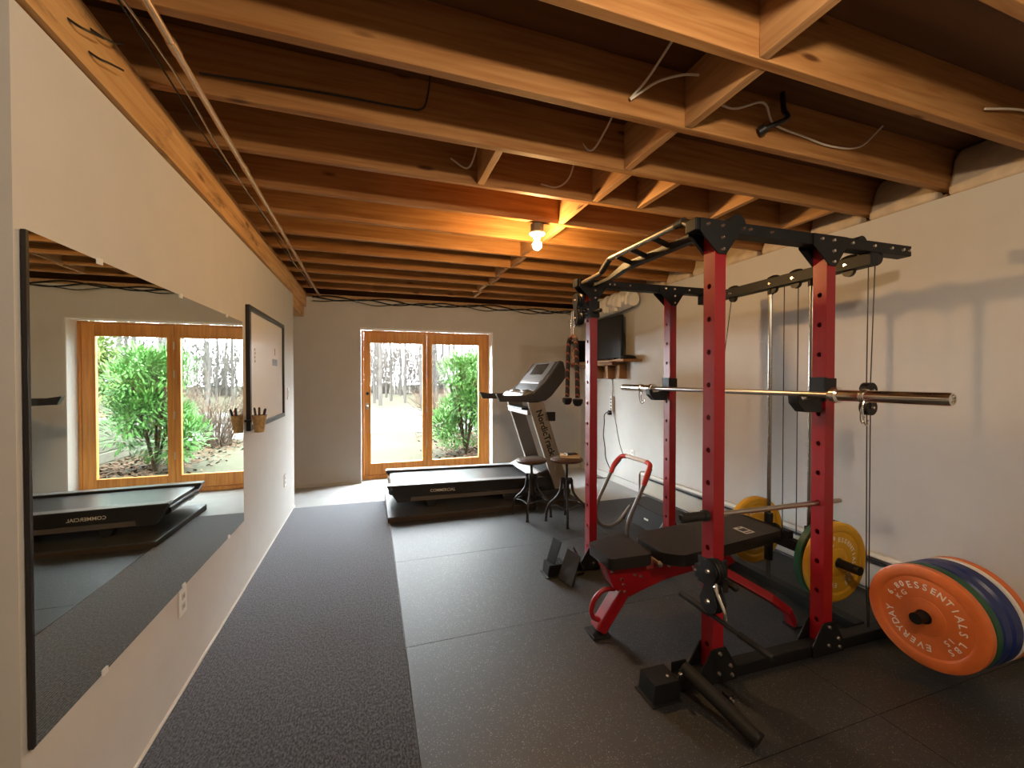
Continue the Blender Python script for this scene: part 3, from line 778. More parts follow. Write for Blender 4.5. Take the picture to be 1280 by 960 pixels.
        for k in range(13): a = PI-PI*k/12; poly.append((cy+.048*math.cos(a), zc+.065+.048*math.sin(a)))
        poly += [(cy+.022,zc)]
        add_prism(bm, poly, 'x', -.102, -.095); add_prism(bm, poly, 'x', -.055, -.048)
        for k in range(4):
            add_box(bm, (-.047,cy-.02,zc-.045+.025*k),(-.0405 if low else -.013,cy+.02,zc-.035+.025*k))
        pl = obj('pulley_plate', bm, M_black, s, smooth=False)
        for dz in (-.065,.065): bolt(s, (-.102,cy,zc+dz), (-1,0,0), .012, .008)
        for dy in (-.03,.03): bolt(s, (-.04 if low else -.012,y+PD/2+dy,zc), (-1,0,0), .009, .01)
        bm = NB(); add_cyl(bm, (.03,y-.09,zc-.02),(.03,y-.013,zc-.02),.012,12); add_ball(bm, (.03,y-.095,zc-.02),.015); obj('locking_pin', bm, M_black, s)
        return s
    slider(0, .445, True); slider(Y2, 1.84, False)
    # landmine tube lying by the near foot
    bm = NB()
    add_box(bm, (-.21,-.036,.087),(-.13,-.0305,.135)); add_box(bm, (-.21,.015,.087),(-.13,.02,.135)); add_box(bm,(-.21,-.0305,.087),(-.13,.015,.093))
    lc = obj('landmine_bracket', bm, M_black, R, smooth=False, bevel=.002)
    bolt(lc, (-.205,-.036,.118),(-1,-.3,0),.01,.01)
    bm = NB(); add_tube(bm, [(-.165,-.01,.118),(-.125,-.16,.08),(-.085,-.315,.035)], .030, 18, smooth=False); obj('landmine_tube', bm, M_grip, lc)
    bm = NB(); add_cyl(bm, (-.0855,-.313,.036),(-.082,-.325,.032),.032,18); obj('end_ring', bm, M_black, lc)
    bm = NB(); add_box(bm, (-.035,-.125,.0005),(.0,-.09,.05)); b2 = obj('stop_block', bm, M_black, lc, smooth=False, bevel=.004)
    bolt(b2,(-.02,-.125,.035),(0,-1,0),.007); bolt(b2,(-.006,-.125,.018),(0,-1,0),.007); bolt(b2,(-.026,-.125,.012),(0,-1,0),.007)
    # fold-up foot plates by the far foot
    bm = NB()
    def quad(pts, t=.005):
        a = [V(p) for p in pts]; n = (a[1]-a[0]).cross(a[2]-a[0]).normalized()*t
        A = [bm.verts.new(p) for p in a]; B = [bm.verts.new(p+n) for p in a]
        bm.faces.new(A[::-1]); bm.faces.new(B)
        for i in range(4): j = (i+1) % 4; bm.faces.new((A[i],A[j],B[j],B[i]))
    quad([(-.305,1.26,.086),(-.285,1.17,.086),(-.225,1.18,.235),(-.245,1.28,.235)])
    obj('foot_plate', bm, M_black, R, smooth=False)
    bm = NB(); quad([(-.27,1.14,.01),(-.235,.985,.008),(-.155,1.02,.19),(-.19,1.15,.20)]); obj('foot_plate', bm, plain('tread_plate',(.035,.035,.035),.35,metal=.4), R, smooth=False)
    bm = NB(); quad([(-.15,1.145,.20),(-.13,1.18,.20),(-.05,1.18,.02),(-.07,1.145,.02)]); obj('foot_plate_stay', bm, M_black, R, smooth=False)
    # plate storage horn behind the near corner
    bm = NB(); add_cyl(bm, (.878,-.272,.306),(1.275,-.272,.306),.0245,18); add_box(bm, (1.275,-.30,.28),(1.315,.002,.335)); add_box(bm, (1.275,.0025,.06),(1.315,.066,.335))
    obj('storage_peg', bm, M_black, R, angle=40)
rack()

# safety bar through the near posts
sb = thing('safety_bar', 'steel safety rod passing through the two near rack posts above the bench', 'safety bar', W(0,.035,.766), RA)
bm = NB(); add_cyl(bm, (.0,0,0),(.84,0,-.003),.0118,14); obj('rod', bm, M_steel, sb)
bm = NB(); add_lathe(bm, [(0,-.145),(.012,-.145),(.014,-.15),(.021,-.147),(.0215,-.03),(.026,-.028),(.026,-.004),(0,-.004)], 18, Matrix.Rotation(PI/2,4,'Y')); obj('grip', bm, M_grip, sb)

# barbell
BX, BZ = .553, 1.322
bb = thing('barbell', 'chrome barbell resting on the rack hooks', 'barbell', W(BX,0,BZ), RA)
bm = NB(); add_cyl(bm, (0,-.13,0),(0,1.21,0),.0140,18); obj('shaft', bm, M_steel, bb)
for s, y0, y1 in ((-1,-.13,-.555),(1,1.21,1.645)):
    bm = NB(); M = Matrix.Translation((0,y0,0)) @ Matrix.Rotation(PI/2*(1 if s < 0 else -1),4,'X')
    L = abs(y1-y0)
    add_lathe(bm, [(.0142,-.012),(.026,-.012),(.026,.0),(.036,.002),(.037,.024),(.0255,.030),(.0255,L-.006),(.023,L),(.018,L),(.016,L-.006),(0,L-.006)], 28, M)
    obj('sleeve', bm, M_chrome, bb)
# spring collars
def collar(y, label):
    root = thing('spring_collar', label, 'barbell collar', W(BX,y,BZ), RA, 'spring collars on the barbell')
    bm = NB(); pts = []
    for k in range(66):
        a = 2*PI*k/22; pts.append((.0279*math.cos(a), .004*k/11-.012, .0279*math.sin(a)))
    add_tube(bm, pts, .0028, 7, smooth=False); obj('coil', bm, M_chrome, root)
    bm = NB(); add_tube(bm, [(-.022,-.012,-.020),(-.03,-.012,-.05),(-.022,-.013,-.105),(-.005,-.013,-.125),(.006,-.012,-.115),(.005,-.012,-.10)], .0028, 7); obj('handle', bm, M_chrome, root)
    bm = NB(); add_tube(bm, [(.018,.014,-.023),(.010,.02,-.06),(.024,.03,-.105),(.042,.032,-.122),(.052,.032,-.10),(.045,.032,-.09)], .0028, 7); obj('handle', bm, M_chrome, root)
collar(-.262, 'chrome spring collar on the near sleeve of the barbell')
collar(1.37, 'chrome spring collar on the far sleeve of the barbell')

# weight plates
def plate_mesh(th, boss=True):
    bm = NB(); h = th/2; R = .225
    f = [(.026,h*.98),(.060,h*.98),(.066,h*.86),(.078,h*.80),(.080,h*.72),(.172,h*.72),(.180,h*.95),(.184,h),(.214,h),(R,h*.72)]
    prof = f + [(r,-z) for r, z in f[::-1]]
    add_lathe(bm, prof, 72, closed=True)
    return bm, h*.72
def ring_text(z, segs, r, size):
    bm = NB()
    for txt, a0, a1, rr, sz in segs:
        n = len(txt)
        for i, ch in enumerate(txt):
            if ch == ' ': continue
            a = math.radians(a0 if n == 1 else a0+(a1-a0)*i/(n-1))
            M = Matrix.Translation((rr*math.sin(a), rr*math.cos(a), z+.0004)) @ Matrix.Rotation(-a,4,'Z')
            text_bm(ch, sz, .0008, M, bm)
    return bm
def plate(name_mat, th, pos, nrm, label, segs=None, group=None, roll=0):
    bm, fz = plate_mesh(th)
    o = obj('weight_plate', bm, name_mat, angle=28)
    n = V(nrm).normalized(); up = V((0,0,1)); x = up.cross(n)
    Mx = Matrix((x, up, n)).transposed().to_4x4()
    o.matrix_world = RM @ Matrix.Translation(V(pos)) @ Mx @ Matrix.Rotation(roll,4,'Z')
    tag(o, label, 'weight plate', group)
    bm = NB(); add_lathe(bm, [(.0258,th/2*1.0),(.031,th/2*1.0),(.031,-th/2),(.0258,-th/2)], 28, closed=True); obj('steel_hub', bm, M_blackmet if name_mat is M_or else M_steel, o)
    if segs:
        obj('lettering', ring_text(fz, segs, .13, .03), M_let, o, smooth=False)
    return o
SEG15 = [('6.80',-68,-38,.142,.034),('KG',-64,-46,.108,.030),('ESSENTIALS',-26,92,.134,.040),('LBS',112,138,.143,.034),('15',120,133,.110,.032),('EVERYDAY',172,260,.134,.040)]
SEG35 = [('15.88',-55,-12,.142,.030),('KG',-42,-24,.110,.028),('ESSENTIALS',4,110,.128,.036),('LBS',128,152,.14,.032),('35',134,148,.108,.032),('EVERYDAY',186,270,.128,.036)]
x = .934
stack = [(M_or,.040,'orange 15 lb bumper plate at the front of the stack on the storage peg'),(M_gr,.046,'dark green bumper plate behind the front orange plate'),(M_bl,.058,'blue bumper plate right behind the green one on the storage peg'),(M_bl,.070,'blue bumper plate just in front of the white one on the storage peg'),(M_wh,.026,'white bumper plate near the wall on the storage peg'),(M_or,.040,'orange bumper plate nearest the wall behind the white plate')]
for i, (m, th, l) in enumerate(stack):
    plate(m, th, (x+th/2,-.272,.306-.0017), (-1,-.02 if i == 0 else 0,0), l, SEG15 if i == 0 else None, 'plates on the storage peg')
    x += th + (.003 if i != 2 else .012)
plate(M_ye, .045, (1.03,.19,.3535), (0,-1,0), 'yellow bumper plate on the near end of the weight carriage', SEG35, 'plates on the weight carriage')
plate(M_gr, .045, (1.03,.243,.3535), (0,-1,0), 'green bumper plate behind the near yellow plate', None, 'plates on the weight carriage')
plate(M_ye, .045, (1.03,.728,.3535), (0,-1,0), 'yellow bumper plate on the far end of the weight carriage', SEG35, 'plates on the weight carriage', .5)

# triceps rope with its carabiner on the far slider
rp = thing('triceps_rope', 'black and red triceps rope hanging from the far post pulley', 'exercise rope', W(-.10,Y2 if False else 1.235,1.70), RA)
bm = NB()
cx, cy = -.02, .0
add_tube(bm, [(cx,.088,-.44),(cx,.083,-.30),(cx,.072,-.12),(cx,.058,-.03),(cx,.02,-.003),(cx,-.02,-.003),(cx,-.055,-.03),(cx,-.068,-.12),(cx,-.08,-.30),(cx,-.086,-.44)], .017, 12)
obj('rope', bm, M_rope, rp)
for y in (.089,-.087):
    bm = NB(); add_lathe(bm, [(0,-.055),(.022,-.05),(.036,-.03),(.038,-.006),(.03,.0),(0,.0)], 20, Matrix.Translation((cx,y,-.445))); obj('end_knob', bm, M_plastic, rp)
bm = NB(); add_tube(bm, [(cx,-.012,.01),(cx,.012,.01),(cx,.014,.07),(cx,-.014,.07)], .0045, 7, closed=True, smooth=False); add_tube(bm, [(cx-.012,0,.065),(cx+.012,0,.065),(cx+.012,0,.12),(cx-.012,0,.12)], .004, 7, closed=True, smooth=False)
add_tube(bm, [(cx,-.014,.115),(cx,.014,.115),(cx,.014,.185),(cx,-.014,.185)], .004, 7, closed=True, smooth=False)
add_tube(bm, [(cx,-.03,-.004),(cx,-.015,.014),(cx,.015,.014),(cx,.03,-.004)], .006, 7); obj('carabiner', bm, M_chrome, rp)

# straight bar hanging on the near low pulley
sbx = thing('straight_bar_attachment', 'short black straight bar hanging from the low pulley on the near post', 'cable bar', W(-.085,-.15,.375), RA)
bm = NB(); add_cyl(bm, (-.02,.235,.02),(.04,-.20,-.02),.0105,14); obj('bar', bm, M_blackmet, sbx)
for a, b in ((.0,.36),(.68,1.0)):
    p = V((-.02,.235,.02)).lerp(V((.04,-.20,-.02)), a); q = V((-.02,.235,.02)).lerp(V((.04,-.20,-.02)), b)
    bm = NB(); add_cyl(bm, p, q, .0145 if a == 0 else .0125, 14); obj('grip', bm, M_grip, sbx)
bm = NB(); add_tube(bm, [(.012,.005,.012),(.005,.002,.05),(.0,.03,.10),(-.002,.05,.135),(.006,.06,.14),(.012,.04,.10),(.018,.015,.05),(.018,.005,.012)], .0055, 8)
add_cyl(bm, (.005,.045,.105),(.01,.065,.165),.011,12); obj('carabiner', bm, M_chrome, sbx)

# ------------------------------------------------------------------ bench (in rack local coords)
bn = thing('weight_bench', 'red framed adjustable weight bench with black padded seat and backrest', 'weight bench', W(.2,.5,0), RA)
BO = V((.2,.5,0))
def rounded(poly, r, n=5):
    out = []
    m = len(poly)
    for i in range(m):
        p = V((*poly[i],0)); a = V((*poly[i-1],0)); b = V((*poly[(i+1)%m],0))
        p0 = p+(a-p).normalized()*r; p1 = p+(b-p).normalized()*r
        for k in range(n+1):
            t = k/n; q = p0*(1-t)**2+p*2*t*(1-t)+p1*t*t
            out.append((q.x,q.y))
    return out
def pad(name, poly, z0, z1, tilt=0, r=.05):
    bm = NB(); add_prism(bm, rounded(poly, r), 'z', 0, z1-z0)
    o = obj(name, bm, M_vinyl, bn, bevel=.021)
    o.modifiers['bevel'].segments = 4; o.modifiers['bevel'].angle_limit = math.radians(50)
    o.location = (0,0,z0); o.rotation_euler = (0,tilt,0)
    return o
sp_ = pad('seat_pad', [(-.485,-.085),(-.24,-.10),(-.215,-.06),(-.215,.17),(-.25,.215),(-.49,.155)], .385, .447, math.radians(-1), .03)
bp_ = pad('back_pad', [(-.19,-.12),(-.11,-.20),(.62,-.16),(.64,-.13),(.64,.12),(.60,.15),(-.11,.17),(-.19,.12)], .402, .466, math.radians(-3.5), .03)
bm = NB(); add_box(bm, (.395,-.12,.0645),(.46,-.02,.0652)); obj('logo_patch', bm, plain('logo_grey',(.42,.38,.33),.6), bp_, smooth=False)
bm = NB(); add_box(bm, (.405,-.108,.0653),(.45,-.098,.0657)); add_box(bm, (.405,-.086,.0653),(.45,-.046,.0657)); add_box(bm, (.417,-.036,.0653),(.44,-.028,.0657)); obj('logo_mark', bm, M_plastic, bp_, smooth=False)
def lx(p): return [(a-.2,b) for a, b in p]
bm = NB()
add_prism(bm, lx([(-.29,.375),(-.245,.27),(-.20,.225),(-.13,.19),(-.05,.215),(.10,.255),(.28,.275),(.52,.262),(.60,.29),(.56,.335),(.30,.345),(.0,.345),(-.05,.375)]), 'y', -.035, .035)
obj('frame', bm, M_red2, bn, smooth=False, bevel=.004)
bm = NB(); 
for y in (-.044,.036): add_prism(bm, lx([(-.29,.38),(-.24,.255),(-.15,.20),(.02,.265),(.06,.325),(-.02,.38)]), 'y', y, y+.008)
obj('seat_plate', bm, M_red2, bn, smooth=False, bevel=.001)
bm = NB(); add_prism(bm, lx([(-.02,.345),(.02,.30),(.55,.335),(.68,.375),(.68,.425),(.3,.395),(.0,.385)]), 'y', -.03, .03); obj('back_rail', bm, M_red2, bn, smooth=False, bevel=.004)
for p in ((-.25,.35),(-.19,.30),(-.20,.235),(-.17,.23),(-.11,.315),(-.07,.30),(.12,.33),(.20,.325),(.29,.30),(.36,.31),(-.18,.27)): bolt(bn, (p[0]-.2,-.044 if p[0] < .05 else -.035,p[1]), (0,-1,0), .010, .006)
bm = NB(); M = Matrix.Translation((-.435,0,.125)) @ Matrix.Rotation(math.radians(37),4,'Y'); add_box(bm, (-.034,-.038,-.128),(.034,.038,.155), M)
obj('front_leg', bm, M_red2, bn, smooth=False, bevel=.006)
bm = NB(); add_tube(bm, [(-.505,-.01,.075),(-.545,-.01,.10),(-.555,-.01,.15),(-.53,-.01,.205),(-.475,-.01,.24),(-.415,-.01,.235)], .013, 10); obj('carry_handle', bm, M_red2, bn)
bm = NB(); add_box(bm, (-.565,-.058,.0),(-.462,.058,.013)); obj('foot_pad', bm, M_plastic, bn, smooth=False, bevel=.004)
for s in (-1,1):
    bm = NB()
    pth = [(.20,.0,.30),(.30,s*.10,.25),(.46,s*.22,.155),(.54,s*.255,.09),(.575,s*.26,.012)]
    add_tube(bm, pth, .042, 4, 3, smooth=False, flat=.03); obj('rear_leg', bm, M_red2, bn, smooth=False, bevel=.004)
    bm = NB(); add_box(bm, (.545,s*.26-.035,.0),(.61,s*.26+.035,.012)); obj('foot_pad', bm, M_plastic, bn, smooth=False)
bm = NB(); add_box(bm, (-.235,-.05,.335),(-.19,-.02,.39)); obj('adjuster', bm, plain('adjuster_pink_red',(.5,.10,.10),.5), bn, smooth=False, bevel=.003)
bm = NB(); add_cyl(bm, (-.19,-.10,.385),(-.19,.10,.385),.012,12); add_ball(bm,(-.19,-.105,.385),.016); obj('pivot', bm, M_steel, bn)

# ------------------------------------------------------------------ sit-up roller frame
ab = thing('sit_up_roller', 'tubular sit-up roller with red hand grip on the floor behind the rack', 'ab roller', (2.2,3.15,0))
for s, y in ((1,.25),(-1,-.25)):
    bm = NB(); add_tube(bm, [(.0,y*.90,.645),(-.06,y,.56),(-.14,y,.42),(-.225,y,.25),(-.24,y,.13),(-.19,y,.045),(-.09,y,.016),(.0,y,.05),(.07,y,.12),(.13,y,.19)], .0155, 12); obj('side_tube', bm, M_abgrey, ab)
bm = NB(); add_tube(bm, [(-.085,.25,.52),(-.05,.245,.60),(0,.215,.668),(.02,.15,.685)], .021, 12); obj('grip', bm, M_abred, ab)
bm = NB(); add_tube(bm, [(-.085,-.25,.52),(-.05,-.245,.60),(0,-.215,.668),(.02,-.15,.685)], .021, 12); obj('grip', bm, M_abred, ab)
bm = NB(); add_cyl(bm, (.02,.15,.685),(.02,-.15,.685),.019,12); obj('grip_band', bm, M_absilver, ab)
bm = NB()
rows = []
for i in range(11):
    t = i/10; y = .262-.524*t; sag = .07*math.sin(PI*t)
    rows.append([bm.verts.new(p) for p in ((.04,y,.075+.02*math.sin(PI*t)),(.10,y,.165-sag*.2),(.15,y,.225-sag*.15),(.21,y,.21-sag*.3),(.26,y,.12-sag*.3),(.26,y,.10-sag*.3),(.20,y,.185-sag*.3),(.15,y,.20-sag*.15),(.10,y,.14-sag*.2))])
for a, b in zip(rows, rows[1:]):
    for k in range(9): bm.faces.new((a[k],a[(k+1)%9],b[(k+1)%9],b[k]))
bm.faces.new(rows[0]); bm.faces.new(rows[-1][::-1])
hr = obj('head_rest', bm, M_fabric, ab)
bm = NB(); add_box(bm, (.078,-.08,.152),(.086,-.03,.166)); obj('tag', bm, M_white, hr, smooth=False)

# ------------------------------------------------------------------ stools
def stool(label, loc, H, rz):
    r = thing('metal_stool', label, 'stool', loc, rz, 'industrial stools')
    bm = NB(); add_lathe(bm, [(0,H-.032),(.145,H-.032),(.158,H-.022),(.16,H-.008),(.150,H),(0,H+.001)], 36); s = obj('seat', bm, M_seat, r)
    bm = NB(); add_lathe(bm, [(0,H-.040),(.09,H-.040),(.10,H-.033),(0,H-.033)], 24); obj('seat_plate', bm, M_iron, s)
    bm = NB(); add_cyl(bm, (0,0,.26),(0,0,H-.038),.014,14); obj('screw', bm, M_iron, r)
    bm = NB(); add_lathe(bm, [(0,.24),(.026,.24),(.028,.36),(.038,.38),(.038,.41),(.03,.425),(0,.425)], 18)
    for k in range(4):
        a = PI/4+PI/2*k; add_box(bm, (-.008,.0,.37),(.008,.055,.43), Matrix.Rotation(a-PI/2,4,'Z'))
    obj('hub', bm, M_iron, r)
    for k in range(4):
        a = PI/4+PI/2*k; c, q = math.cos(a), math.sin(a)
        bm = NB(); add_tube(bm, [(c*d, q*d, z) for d, z in ((.05,.415),(.052,.36),(.065,.29),(.11,.225),(.165,.17),(.192,.10),(.20,.012))], .0125, 8)
        add_cyl(bm, (c*.20,q*.20,.0),(c*.20,q*.20,.016),.016,10)
        obj('leg', bm, M_iron, r)
        a2 = a+PI/2
        bm = NB(); add_tube(bm, [(c*.168,q*.168,.16),((c+math.cos(a2))*.085,(q+math.sin(a2))*.085,.175),(math.cos(a2)*.168,math.sin(a2)*.168,.16)], .007, 6); obj('brace', bm, M_iron, r)
stool('round-seated dark metal stool with nothing on its seat, beside the treadmill upright', (1.54,3.965,.0), .578, math.radians(12))
stool('round-seated dark metal stool with a book on its seat, beside the far rack post', (1.80,3.69,.0), .622, math.radians(22))
bo = thing('book', 'tan book lying on the right metal stool', 'book', (1.85,3.72,.6235), math.radians(-25))
bm = NB(); add_box(bm, (-.095,-.068,.0005),(.095,.068,.003)); add_box(bm, (-.095,-.068,.021),(.095,.068,.024)); obj('cover', bm, M_bookred, bo, smooth=False)
bm = NB(); add_box(bm, (-.09,-.065,.0032),(.09,.063,.0208)); obj('pages', bm, M_paper, bo, smooth=False)
bm = NB(); add_box(bm, (-.055,-.035,0),(.055,.035,.012)); tag(obj('remote_control', bm, M_plastic, loc=(1.865,3.72,.6482), bevel=.004, smooth=False), 'small flat black object lying on the tan book', 'remote')

# ------------------------------------------------------------------ treadmill
def treadmill():
    T = thing('treadmill', 'large grey and black treadmill in front of the glass doors', 'treadmill', (.135,4.41,FZ+.0625), math.radians(-1.0))
    Wd = .86
    # side rails of the deck
    for y0, y1 in ((0,.10),(Wd-.10,Wd)):
        bm = NB(); add_prism(bm, [(0,.250),(.012,.225),(.105,.075),(.235,.075),(.245,.125),(1.75,.115),(1.75,.225),(.2,.25)], 'y', y0, y1)
        rl = obj('side_rail', bm, M_tmdark, T, smooth=False, bevel=.004)
        bm = NB(); add_prism(bm, [(.01,.2503),(1.70,.2263),(1.70,.231),(.01,.2545)], 'y', y0+.004, y1-.004); obj('foot_strip', bm, M_tmrail, rl, smooth=False)
        ya, yb = (y0+.006,y1-.01)
        bm = NB(); add_prism(bm, [(.235,.078),(1.62,.070),(1.62,.112),(.247,.122)], 'y', ya, yb); obj('lower_rail', bm, plain('taupe_metal',(.11,.095,.085),.45,metal=.3), rl, smooth=False)
    bm = NB(); text_bm('COMMERCIAL', .042, .0006, Matrix.Translation((.57,-.0005,.172)) @ Matrix.Rotation(math.radians(1.0),4,'Y') @ Matrix.Rotation(PI/2,4,'X'), bm)
    obj('lettering', bm, plain('silver_lettering',(.62,.60,.56),.4), T, smooth=False)
    bm = NB(); add_prism(bm, [(.035,.19),(.05,.222),(.09,.228),(1.72,.204),(1.72,.19)], 'y', .101, Wd-.101); obj('belt', bm, M_belt, T, angle=30)
    bm = NB(); add_cyl(bm, (.055,.101,.165),(.055,Wd-.101,.165),.035,18); obj('rear_roller', bm, M_blackmet, T)
    for x in (.45,):
        for y in (.02,Wd-.09):
            bm = NB(); add_prism(bm, [(x-.055,.069),(x+.055,.069),(x+.035,0),(x-.03,0)], 'y', y, y+.07); obj('foot', bm, M_plastic, T, smooth=False, bevel=.004)
    # motor hood
    bm = NB(); add_prism(bm, [(1.62,.232),(1.70,.275),(1.80,.315),(1.93,.325),(2.0,.27),(2.0,.06),(1.70,.06),(1.64,.20)], 'y', .03, Wd-.03); hd = obj('motor_hood', bm, M_tmdark, T, smooth=False, bevel=.02)
    bm = NB(); add_prism(bm, [(1.57,.236),(1.615,.238),(1.70,.283),(1.665,.283)], 'y', .02, Wd-.02); obj('hood_trim', bm, M_tmgrey, hd, smooth=False, bevel=.004)
    # base tubes
    for y in (-.005,Wd-.065):
        bm = NB(); add_prism(bm, rounded([(1.24,.0),(1.24,.065),(2.05,.075),(2.05,.0)], .03), 'y', y, y+.07); obj('base_tube', bm, M_tmdark, T, smooth=False, bevel=.008)
    # uprights
    for y in (.0,Wd-.055):
        bm = NB(); add_prism(bm, [(1.525,1.08),(1.715,1.08),(2.04,.075),(1.855,.075)], 'y', y, y+.055); u = obj('upright', bm, M_tmgrey, T, smooth=False, bevel=.008)
        if y == .0:
            a = math.atan2(1.08-.075, 1.525-1.855)
            bm = NB(); M = Matrix.Translation((1.735,-.0006,.73)) @ Matrix.Rotation(PI/2,4,'X') @ Matrix.Rotation(-(PI-a),4,'Z')
            text_bm('NordicTrack', .105, .0008, M, bm, offs=.028); obj('lettering', bm, M_plastic, u, smooth=False)
    bm = NB(); add_box(bm, (1.535,.056,.93),(1.62,Wd-.056,.985)); obj('cross_tray', bm, M_tmgrey, T, smooth=False, bevel=.008)
    bm = NB(); add_box(bm, (1.50,.15,.986),(1.66,Wd-.15,1.01)); obj('tray_mat', bm, M_plastic, T, smooth=False, bevel=.005)
    bm = NB(); add_box(bm, (1.655,.0,.86),(1.86,.05,.965)); obj('side_holder', bm, M_plastic, T, smooth=False, bevel=.006)
    # handrails
    prof = [(1.155,1.178),(1.28,1.158),(1.50,1.158),(1.575,1.178),(1.72,1.305),(1.91,1.555),(1.955,1.54),(2.0,1.38),(1.93,1.29),(1.81,1.15),(1.74,1.10),(1.63,1.078),(1.195,1.092)]
    for y in (-.01,Wd-.055):
        bm = NB(); add_prism(bm, prof, 'y', y, y+.065); obj('handrail', bm, M_tmdark, T, smooth=False, bevel=.008)
    # console
    bm = NB(); add_prism(bm, [(1.60,1.185),(1.73,1.33),(1.90,1.55),(1.945,1.535),(1.95,1.46),(1.82,1.25),(1.70,1.14)], 'y', .056, Wd-.056); cs = obj('console', bm, M_tmdark, T, smooth=False, bevel=.008)
    d = V((1.90-1.73,0,1.55-1.33)).normalized(); nrm = V((-d.z,0,d.x))
    Mx = Matrix((d, V((0,1,0)), nrm)).transposed().to_4x4(); Mx.translation = V((1.73,0,1.33))
    def plate_on(name, a, b, y0, y1, mat, t0=.0005, t1=.004):
        bm = NB(); add_box(bm, (a,y0,t0),(b,y1,t1), Mx); return obj(name, bm, mat, cs, smooth=False)
    plate_on('console_face', .0,.268, .075, Wd-.075, plain('console_grey',(.11,.10,.095),.4), .0005,.004)
    plate_on('screen', .08,.24, .22, Wd-.22, M_screen, .0045,.007)
    bm = NB(); add_box(bm, (-.055,.10,-.012),(-.004,Wd-.10,.012), Mx); obj('button_strip', bm, M_tmgrey, cs, smooth=False, bevel=.006)
    for y in (.22,Wd-.22):
        bm = NB(); add_lathe(bm, [(0,.03),(.03,.026),(.075,.014),(.085,0),(0,0)], 24, Matrix.Translation((1.585,y,1.19)) @ Matrix.Diagonal((.8,1.2,1,1))); obj('cup_holder', bm, M_tmgrey, cs)
    bm = NB(); add_prism(bm, [(1.45,1.13),(1.50,1.185),(1.60,1.205),(1.66,1.16),(1.60,1.12)], 'y', .057, Wd-.057); obj('console_tray', bm, M_tmgrey, cs, smooth=False, bevel=.01)
treadmill()

# ------------------------------------------------------------------ outdoors
def lawn_mat():
    m, n, b = nt('dry_lawn')
    tc = n.nodes.new('ShaderNodeTexCoord')
    n1 = n.nodes.new('ShaderNodeTexNoise'); n1.inputs['Scale'].default_value = .5; n1.inputs['Detail'].default_value = 4
    n2 = n.nodes.new('ShaderNodeTexNoise'); n2.inputs['Scale'].default_value = 14; n2.inputs['Detail'].default_value = 6; n2.inputs['Roughness'].default_value = .8
    for q in (n1,n2): n.links.new(tc.outputs['Object'], q.inputs['Vector'])
    r1 = n.nodes.new('ShaderNodeValToRGB'); r1.color_ramp.elements[0].position=.4; r1.color_ramp.elements[1].position=.6
    r1.color_ramp.elements[0].color = (.028,.028,.018,1); r1.color_ramp.elements[1].color = (.031,.029,.020,1)
    r2 = n.nodes.new('ShaderNodeValToRGB'); r2.color_ramp.elements[0].position=.38; r2.color_ramp.elements[1].position=.5
    r2.color_ramp.elements[0].color = (.75,.70,.6,1); r2.color_ramp.elements[1].color = (1,1,1,1)
    n.links.new(n1.outputs['Fac'], r1.inputs['Fac']); n.links.new(n2.outputs['Fac'], r2.inputs['Fac'])
    mx = n.nodes.new('ShaderNodeMix'); mx.data_type='RGBA'; mx.blend_type='MULTIPLY'; mx.inputs['Factor'].default_value = 1
    n.links.new(r1.outputs['Color'], mx.inputs[6]); n.links.new(r2.outputs['Color'], mx.inputs[7])
    n.links.new(mx.outputs[2], b.inputs['Base Color']); b.inputs['Roughness'].default_value = .95; b.inputs['Specular IOR Level'].default_value = .03
    return m
struct('lawn', [((-40,6.27,-.30),(60,90,-.06))], lawn_mat())
bm = NB(); add_box(bm, (-40,11.5,-.058),(20,20.5,-.045)); tag(obj('gravel_drive', bm, plain('pale_gravel',(0.051,0.0494,0.0479),.9,spec=.06,noise=.06,nscale=6), smooth=False), 'pale gravel strip across the lawn outside the glass doors', 'driveway', kind='structure')

# retaining wall, stepped timbers
rw = thing('retaining_wall', 'stepped timber retaining wall outside on the right', 'retaining wall', (2.85,6.35,-.06))
M_timb = wood('weathered_timber', (.021,.018,.0085), (.030,.025,.013), 'y', knots=False)
for k, (y0, y1) in enumerate(((0,6.0),(0,4.9),(0,4.2),(0,3.4))):
    bm = NB(); add_box(bm, (.012*k,y0,.19*k+.002),(.17+.012*k,y1,.19*(k+1)-.006)); obj('timber', bm, M_timb, rw, smooth=False, bevel=.012)
bm = NB()
gx = [3.03,3.6,4.6,7,14,30]; gy = [6.3,8,9.5,10.5,11.4,12.5,14]
hh = lambda x, y: -.05 + max(0,min(.72,(12.4-y)*.28))*(1 if x < 3 else 1.0) + max(0,(x-3.0))*.30*max(0,min(1,(13.5-y)/3))
G = [[bm.verts.new((x,y,hh(x,y))) for y in gy] for x in gx]
for i in range(len(gx)-1):
    for j in range(len(gy)-1): bm.faces.new((G[i][j],G[i+1][j],G[i+1][j+1],G[i][j+1]))
M_litter = plain('leaf_litter_ground',(0.0358,0.0263,0.0181),.95,spec=.06,noise=.35,nscale=18,bump=.5)
tag(obj('bank', bm, M_litter), 'leaf covered earth bank behind the retaining wall', 'bank', kind='structure')

